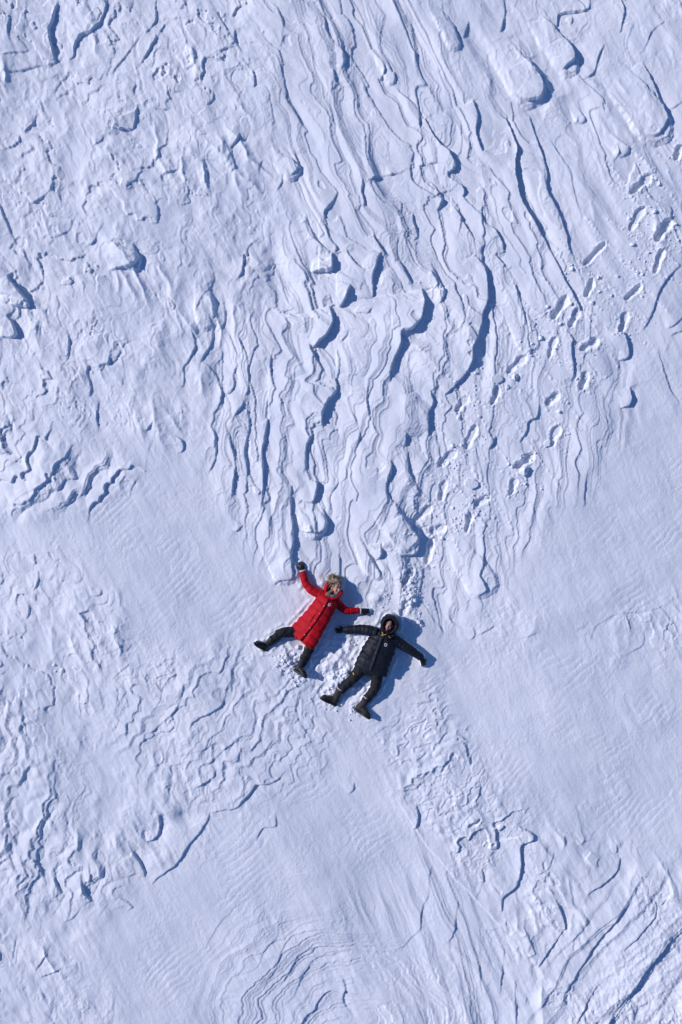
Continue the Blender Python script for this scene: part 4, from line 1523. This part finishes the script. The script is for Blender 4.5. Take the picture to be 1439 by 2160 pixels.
# locks: bundles of strands that share a root and a sweep, back over the crown and blown to the left
for c in range(96):
    while True:
        th = hrng.uniform(-2.6, 2.6)
        el = hrng.uniform(-.20, 1.40)
        if abs(th) > 1.05 or el > .55:
            break
    g = hrng.random()
    wx = Vector(wR.col[0])
    if g < .62:      # combed back over the crown, tips blown left and up
        flow0 = -fv * .70 + cu * .45 + Vector((hrng.gauss(-.15, .35), hrng.gauss(.10, .35), hrng.gauss(0, .2)))
        ln0 = hrng.uniform(.10, .165)
    elif g < .90:    # down past the cheeks
        flow0 = -cu * .9 + wx * (.5 if math.sin(th) > 0 else -.5) + Vector((hrng.gauss(-.15, .2), hrng.gauss(0, .2), hrng.gauss(0, .2)))
        ln0 = hrng.uniform(.07, .11)
    else:            # across the brow
        flow0 = wx * hrng.choice((-1, 1)) * .9 + Vector((hrng.gauss(0, .2), hrng.gauss(.25, .2), hrng.gauss(0, .2)))
        ln0 = hrng.uniform(.06, .10)
    bend0 = Vector((hrng.gauss(0, .8), hrng.gauss(0, .8), hrng.gauss(0, .35)))
    lift0 = hrng.uniform(.094, .116)
    tone = hrng.choices((0, 1, 2), (.46, .38, .16))[0]
    for k in range(20):
        t2, e2 = th + hrng.gauss(0, .13), el + hrng.gauss(0, .10)
        q = Vector((math.sin(t2) * math.cos(e2), math.cos(t2) * math.cos(e2) * .9, math.sin(e2)))
        p = w_at(q.x * .084, -.022 + q.y * .092, .045 + q.z * .086)
        flow = (flow0.normalized() + Vector((hrng.gauss(0, .10), hrng.gauss(0, .10), hrng.gauss(0, .08)))).normalized()
        bend = bend0 + Vector((hrng.gauss(0, .18), hrng.gauss(0, .18), hrng.gauss(0, .1)))
        ln = ln0 * hrng.uniform(.75, 1.1)
        lift = lift0 + hrng.uniform(-.003, .004)
        th0 = .0023 * hrng.uniform(.7, 1.3)
        pts = []
        for i in range(7):
            f = i / 6
            v = p - skull
            o_ = v.normalized()
            d_ = flow + bend * (f - .25)
            if v.length < .118:
                d_ = d_ - o_ * min(d_.dot(o_), 0) * .95 - o_ * max(d_.dot(o_), 0) * .80
            pts.append((*p, th0 * 1.7 * (1 - .7 * f), th0 * .8 * (1 - .7 * f)))
            p = p + d_.normalized() * ln / 6
            v = p - skull
            if v.length < lift:
                p = skull + v.normalized() * lift
        i = tone if hrng.random() < .7 else hrng.choice((0, 1, 2))
        loft(locks[i], pts, 9, 4, up=(.3, .2, .9))
# a hank lying below the hood edge, down to the collar
for k in range(110):
    s0 = w_at(-.078 + hrng.uniform(-.008, .006), .030 + hrng.uniform(-.01, .02), .02 + hrng.uniform(-.03, .03))
    s1 = P(694 + hrng.uniform(-3, 4), 1250 + hrng.uniform(-2, 2), .225 + hrng.uniform(-.02, .01))
    s2 = P(690 + hrng.uniform(-4, 5), 1256 + hrng.uniform(-3, 3), .222 + hrng.uniform(-.02, .012))
    i = hrng.choices((0, 1, 2), (.50, .35, .15))[0]
    pts = [(*p, .0050 * (1 - .3 * j), .0030 * (1 - .3 * j)) for j, p in enumerate((s0, s1, s2))]
    loft(locks[i], pts, 9, 5)
for b_, m_, nm in zip(locks, HAIRS, ('light', 'mid', 'dark')):
    tag(obj('hair_locks', to_mesh(b_, 'hair_locks'), m_, hair), kind='stuff')

bm = bmesh.new()
tq = lambda s, a: 1 + .04 * math.sin(s * 52 + 1.6 * math.sin(a * 2 + 1))
loft(bm, [S(660, 1318, .10, .15, .08), S(648, 1334, .09, .17, .08), S(642, 1342, .085, .15, .07)], 12, 26, side=w_side)
loft(bm, w_legL, 44, 22, puff=tq)
loft(bm, w_legR, 44, 22, puff=tq)
me = fuse(bm, 'trousers', 0.0100, 1)
crease(me, wr(17, 0.011, 19.0))
obj('trousers', me, TROUSER, wom)
make_glove(wom, P(639, 1203.5, .070), (-.26, 1, .03), (.1, 0, 1), 1, .45, .98, .04)
make_glove(wom, P(762, 1288.5, .076), (1, -.04, -.05), (0, .1, 1), -1, .7, .98, .04)
make_boot(wom, P(561.5, 1360, .075), Vector((-.74, .45, .55)), Vector((.70, .70, .12)), 1, .90, .17, RUBBER, TROUSER)
make_boot(wom, P(632, 1407, .085), Vector((.80, -.42, .48)), Vector((.40, .90, .12)), -1, .90, .17, RUBBER, TROUSER)

for o in (man, wom):
    ch = [c for c in o.children if c.type == 'MESH']
    bpy.context.view_layer.update()
    pts = [v.co for v in [c for c in ch if c.name.startswith('body')][0].data.vertices]
    base = Vector((sum(p.x for p in pts) / len(pts), sum(p.y for p in pts) / len(pts), -.04))
    o.location = base
    for c in ch:
        c.location = -base
# ------------------------------------------------------------------ bodies press into the snow, then the sheet is built
def press_ground():
    rim = np.zeros_like(H)
    free = np.ones_like(H)
    for a, b, ra, rb in CAPS:
        a, b = np.array(a), np.array(b)
        R = max(ra[0], rb[0]) * 1.9 + 0.03
        lo, hi = np.minimum(a, b) - R, np.maximum(a, b) + R
        i0, i1 = np.searchsorted(ax, [lo[0], hi[0]])
        j0, j1 = np.searchsorted(ay, [lo[1], hi[1]])
        sl = (slice(j0, j1), slice(i0, i1))
        x, y = X[sl] + 0.5 * WX[sl] - a[0], Y[sl] + 0.5 * WY[sl] - a[1]
        d = (b - a)[:2]
        L2 = float(d @ d) + 1e-9
        t = np.clip((x * d[0] + y * d[1]) / L2, 0, 1)
        w = ra[0] + (rb[0] - ra[0]) * t
        h = ra[1] + (rb[1] - ra[1]) * t
        zc = a[2] + (b[2] - a[2]) * t
        q = np.hypot(x - t * d[0], y - t * d[1]) / w
        nz = 0.6 + 1.3 * gn(X[sl] / 0.09, Y[sl] / 0.09, 401)
        low = np.clip(1 - (zc - h - H[sl]) / 0.05, 0, 1)
        rim[sl] = np.maximum(rim[sl], 0.026 * low * np.clip(nz, 0, 2) * np.exp(-np.power((q * w - w - 0.045) / 0.038, 2)))
        free[sl] = np.minimum(free[sl], sstep(1.02, 1.25, q))
        under = zc - h * np.sqrt(np.clip(1 - np.minimum(q, 1) ** 2, 0, 1)) + 0.012
        k = 1 - sstep(0.72, 1.28, q)
        tgt = np.where(q < 0.9, under, np.minimum(H[sl], under))
        # fill up to the underside where the body lies, never bury it
        H[sl] = H[sl] * (1 - k) + np.minimum(tgt, zc - 0.55 * h) * k
    H[:] += rim * free


press_ground()


def ground_z(x, y):
    i = np.clip(np.searchsorted(ax, x) - 1, 0, NX - 2)
    j = np.clip(np.searchsorted(ay, y) - 1, 0, NY - 2)
    fx = (x - ax[i]) / (ax[i + 1] - ax[i])
    fy = (y - ay[j]) / (ay[j + 1] - ay[j])
    return float((H[j, i] * (1 - fx) + H[j, i + 1] * fx) * (1 - fy) + (H[j + 1, i] * (1 - fx) + H[j + 1, i + 1] * fx) * fy)


co = np.stack([X, Y, H.astype(np.float32)], -1).reshape(-1, 3)
jj, ii = np.meshgrid(np.arange(NY - 1), np.arange(NX - 1), indexing='ij')
v0 = (jj * NX + ii).ravel()
quads = np.stack([v0, v0 + 1, v0 + NX + 1, v0 + NX], -1).astype(np.int32)
fid = PRINT_ID.ravel()
face_print = np.where((fid[quads] == fid[quads[:, :1]]).all(1), fid[quads[:, 0]], -1)


def grid_mesh(name, faces, remap):
    if remap:
        used, inv = np.unique(faces, return_inverse=True)
        vs_c, faces = co[used], inv.reshape(-1, 4).astype(np.int32)
    else:
        vs_c = co
    me = bpy.data.meshes.new(name)
    n = len(faces)
    me.vertices.add(len(vs_c))
    me.vertices.foreach_set('co', np.ascontiguousarray(vs_c, np.float32).ravel())
    me.loops.add(n * 4)
    me.loops.foreach_set('vertex_index', np.ascontiguousarray(faces).ravel())
    me.polygons.add(n)
    me.polygons.foreach_set('loop_start', np.arange(0, n * 4, 4, dtype=np.int32))
    me.polygons.foreach_set('use_smooth', np.ones(n, bool))
    me.update(calc_edges=True)
    return me


ground = tag(obj('snow_ground', grid_mesh('snow_ground', quads[face_print < 0], True), SNOW), kind='structure')
for n in range(len(PRINTS)):
    f = quads[face_print == n]
    if len(f) > 8:
        obj('footprint', grid_mesh('footprint', f, True), SNOW, ground)

# ------------------------------------------------------------------ loose snow: chunks one can point at, and crumbs
crng = random.Random(21)


def chunk_mesh(seed, flat=0.7, rough=0.45):
    r = random.Random(seed)
    bm = bmesh.new()
    bmesh.ops.create_icosphere(bm, subdivisions=3, radius=1.0)
    sh = Vector((r.uniform(-9, 9), r.uniform(-9, 9), r.uniform(-9, 9)))
    cuts = [Vector((r.uniform(-1, 1), r.uniform(-1, 1), r.uniform(-.4, 1))).normalized() for _ in range(6)]
    for v in bm.verts:
        for c in cuts:                      # broken faces
            d = v.co.dot(c)
            if d > .66:
                v.co -= c * (d - .66)
        v.co *= 1 + rough * mnoise.noise(v.co * 1.5 + sh) + .22 * mnoise.noise(v.co * 3.4 + sh) + .10 * mnoise.noise(v.co * 8 + sh)
        v.co.z *= flat
    me = to_mesh(bm, 'snow_chunk')
    me.materials.append(SNOW)
    return me


def slab_mesh(seed):
    """broken plate of crust: uneven polygon, thin, chipped edges"""
    r = random.Random(seed)
    bm = bmesh.new()
    n = 7
    ang = sorted((k + r.uniform(-.35, .35)) * 2 * math.pi / n for k in range(n))
    poly = [(math.cos(a) * r.uniform(.75, 1.15), math.sin(a) * r.uniform(.6, .95)) for a in ang]
    edge = []
    for (x0, y0), (x1, y1) in zip(poly, poly[1:] + poly[:1]):
        for t in (0, .33, .66):
            j = r.uniform(-.05, .05)
            edge.append((x0 + (x1 - x0) * t + j, y0 + (y1 - y0) * t - j))
    m = len(edge)
    rows = []
    for z, g in ((-.22, .93), (.10, 1.0), (.17, .95)):
        rows.append([bm.verts.new((x * g, y * g, z + .05 * mnoise.noise(Vector((x * 3, y * 3, seed + z))))) for x, y in edge])
    for a, b in zip(rows[:-1], rows[1:]):
        for k in range(m):
            bm.faces.new((a[k], a[(k + 1) % m], b[(k + 1) % m], b[k]))
    for row, z in ((rows[0], -.22), (rows[-1], .20)):
        c = bm.verts.new((0, 0, z))
        for k in range(m):
            bm.faces.new((row[k], row[(k + 1) % m], c))
    me = to_mesh(bm, 'snow_slab', False)
    me.materials.append(SNOW)
    return me


CHUNKS = [chunk_mesh(i, .75) for i in range(5)]
SLABS = [slab_mesh(20 + i) for i in range(3)]
ORD = ('first second third fourth fifth sixth seventh eighth ninth tenth eleventh twelfth thirteenth fourteenth fifteenth sixteenth seventeenth '
       'eighteenth nineteenth twentieth').split()
TENS = {20: 'twenty', 30: 'thirty'}


def ordinal(n):
    """1 -> first"""
    if n <= 20:
        return ORD[n - 1]
    return TENS[n // 10 * 10] + '-' + ORD[n % 10 - 1] if n % 10 else 'thirtieth'


def chunk(px, py, r_px, label, group, slab=False, turn=None):
    x, y = (px - 719.5) / PPM, (1080 - py) / PPM
    r = r_px / PPM
    o = bpy.data.objects.new('snow_chunk', (SLABS if slab else CHUNKS)[crng.randrange(3 if slab else 5)])
    COL.objects.link(o)
    z = ground_z(x, y)
    o.location = (x, y, z + r * (.06 if slab else .25))
    o.scale = (r * crng.uniform(.9, 1.2), r * crng.uniform(.75, 1.0), r * crng.uniform(.8, 1.1))
    t = .10 if slab else .2
    o.rotation_euler = (crng.uniform(-t, t), crng.uniform(-t, t), crng.uniform(0, 6.28) if turn is None else turn)
    tag(o, label, 'snow chunk', group)
    return o


# chunks along the trail: told apart by the footprint they lie next to, counted from the top of the picture
TRAIL = [(785, 846, 5.5), (685, 918, 6.5), (512, 1172, 6), (368, 1322, 4), (262, 1332, 4.5), (1270, 270, 5.5), (845, 562, 5.5), (985, 606, 5),
         (945, 738, 5.5), (838, 745, 4), (780, 1300, 4.5), (655, 845, 3.5), (640, 950, 3.5), (1160, 440, 5.5), (1140, 300, 4.5), (1295, 125, 4),
         (1210, 590, 4), (1080, 600, 3.5), (1185, 580, 4), (870, 1130, 4), (350, 1100, 3.5), (345, 1165, 3.2), (230, 1475, 5), (275, 1470, 3.5),
         (410, 1740, 5), (180, 1955, 4.5), (640, 1555, 5), (520, 1570, 4), (560, 1110, 4.5), (1380, 330, 4), (720, 760, 4), (705, 795, 3.5),
         (580, 940, 3), (1240, 480, 4), (1050, 700, 3.5)]
mids = sorted((((a[0] + b[0]) / 2, (a[1] + b[1]) / 2) for a, b, d in PRINTS), key=lambda q: q[1])
used = {}
for x, y, r in TRAIL:
    px, py = zp(x, y)
    k = min(range(len(mids)), key=lambda i: (mids[i][0] - px) ** 2 + (mids[i][1] - py) ** 2)
    dx, dy = px - mids[k][0], py - mids[k][1]
    where = ('right of' if dx > 0 else 'left of') if abs(dx) > abs(dy) else ('below' if dy > 0 else 'above')
    base = 'snow chunk %s the %s footprint from the top' % (where, ordinal(k + 1))
    used[base] = used.get(base, 0) + 1
    lab = ('large ' if r >= 5 else 'small ') + base if used[base] == 1 else ('another ' if used[base] == 2 else 'one more ') + 'small ' + base
    chunk(px, py, r, lab, 'snow chunks along the footprints')
chunk(*zp(455, 1128), 15, 'flat broken snow slab beside the footprint below the tall dark scarp', None, True, 0.3)
chunk(*zp(552, 1122), 9, 'angular snow block at the heel of the footprint right of the slab', None)
chunk(*zp(600, 1600), 11, 'large rough snow clod thrown below a deep footprint', None)
chunk(*zp(325, 1668), 18, 'pale broken crust plate lying between two footprints', None, True, 0.2)
chunk(*zp(720, 1462), 10, 'snow slab levered up at the left edge of a footprint', None, True, .9)
chunk(*zp(320, 1758), 8, 'small wedge of crust lifted next to a crumbly footprint', None, True, .4)
for pts, what, grp in (
        ([(868, 1256, 6.5), (861, 1263, 5), (856, 1252, 5.5), (875, 1266, 5), (866, 1272, 6.5), (858, 1276, 4), (862, 1243, 4)],
         'snow clod from the top in the heap above the black hood', 'snow clods above the black hood'),
        ([(883, 1312, 6), (889, 1319, 4.5), (877, 1307, 4)], 'snow clod from the top beside the shadow of the black hood', 'snow clods right of the black hood'),
        ([(598, 1392, 5), (606, 1386, 6), (612, 1396, 5), (590, 1384, 3.5), (620, 1378, 6), (628, 1366, 6), (604, 1404, 4), (594, 1413, 3.5), (586, 1402, 3),
          (617, 1436, 3.5), (624, 1445, 4), (615, 1428, 3), (602, 1455, 2.6), (632, 1436, 3.2), (622, 1393, 5), (634, 1382, 4.5)],
         'snow clod from the top between the boots of the red-coated person', 'snow clods by the red coat'),
        ([(703, 1428, 5), (712, 1420, 4.5), (700, 1445, 4.5), (722, 1432, 5), (693, 1452, 4), (730, 1415, 4)],
         'trampled snow lump from the top between the two people', 'snow lumps between the people')):
    for k, (x, y, r) in enumerate(sorted(pts, key=lambda q: q[1])):
        chunk(x, y, r, ordinal(k + 1) + ' ' + what, grp)

# crumbs: too many and too small to count
bm_v, bm_f = [], []
ico = bmesh.new()
bmesh.ops.create_icosphere(ico, subdivisions=1, radius=1.0)
iv = np.array([v.co[:] for v in ico.verts])
fi = np.array([[v.index for v in f.verts] for f in ico.faces])
ico.free()
spots = [(((a[0] + b[0]) / 2 + 6), ((a[1] + b[1]) / 2 + 4), 34, 16) for a, b, d in PRINTS]
spots += [(*zp(660, 870), 26, 46), (*zp(640, 1000), 22, 34), (*zp(1190, 560), 34, 70), (*zp(1170, 330), 34, 60), (*zp(1330, 150), 60, 60), (*zp(850, 575), 24, 40),
          (*zp(330, 1120), 40, 30), (*zp(240, 1560), 30, 50), (*zp(270, 1850), 30, 50), (*zp(1090, 860), 22, 40), (*zp(905, 1120), 22, 30), (*zp(1330, 420), 60, 60),
          (605, 1395, 28, 130), (628, 1430, 22, 60), (865, 1262, 24, 150), (880, 1312, 16, 50), (815, 1268, 22, 40), (710, 1430, 34, 120), (760, 1340, 40, 40), (860, 1215, 20, 60),
          (750, 1500, 26, 40), (700, 1490, 18, 26)]
k = 0
for cx, cy, sp, n in spots:
    for _ in range(n):
        px, py = crng.gauss(cx, sp * .5), crng.gauss(cy, sp * .5)
        x, y = (px - 719.5) / PPM, (1080 - py) / PPM
        r = min(.003 + crng.expovariate(1 / .006), .022)
        z = ground_z(x, y) + r * .3
        s = np.array([r * crng.uniform(.8, 1.3), r * crng.uniform(.7, 1.2), r * crng.uniform(.6, 1.0)])
        jit = 1 + np.array([crng.uniform(-.25, .25) for _ in range(len(iv))])
        bm_v.append(iv * jit[:, None] * s + np.array([x, y, z]))
        bm_f.append(fi + k)
        k += len(iv)
me = bpy.data.meshes.new('snow_crumbs')
me.from_pydata(np.concatenate(bm_v).tolist(), [], np.concatenate(bm_f).tolist())
tag(obj('snow_crumbs', me, SNOW), 'fine snow crumbs scattered along the footprints and round the people', 'snow crumbs', None, 'stuff')
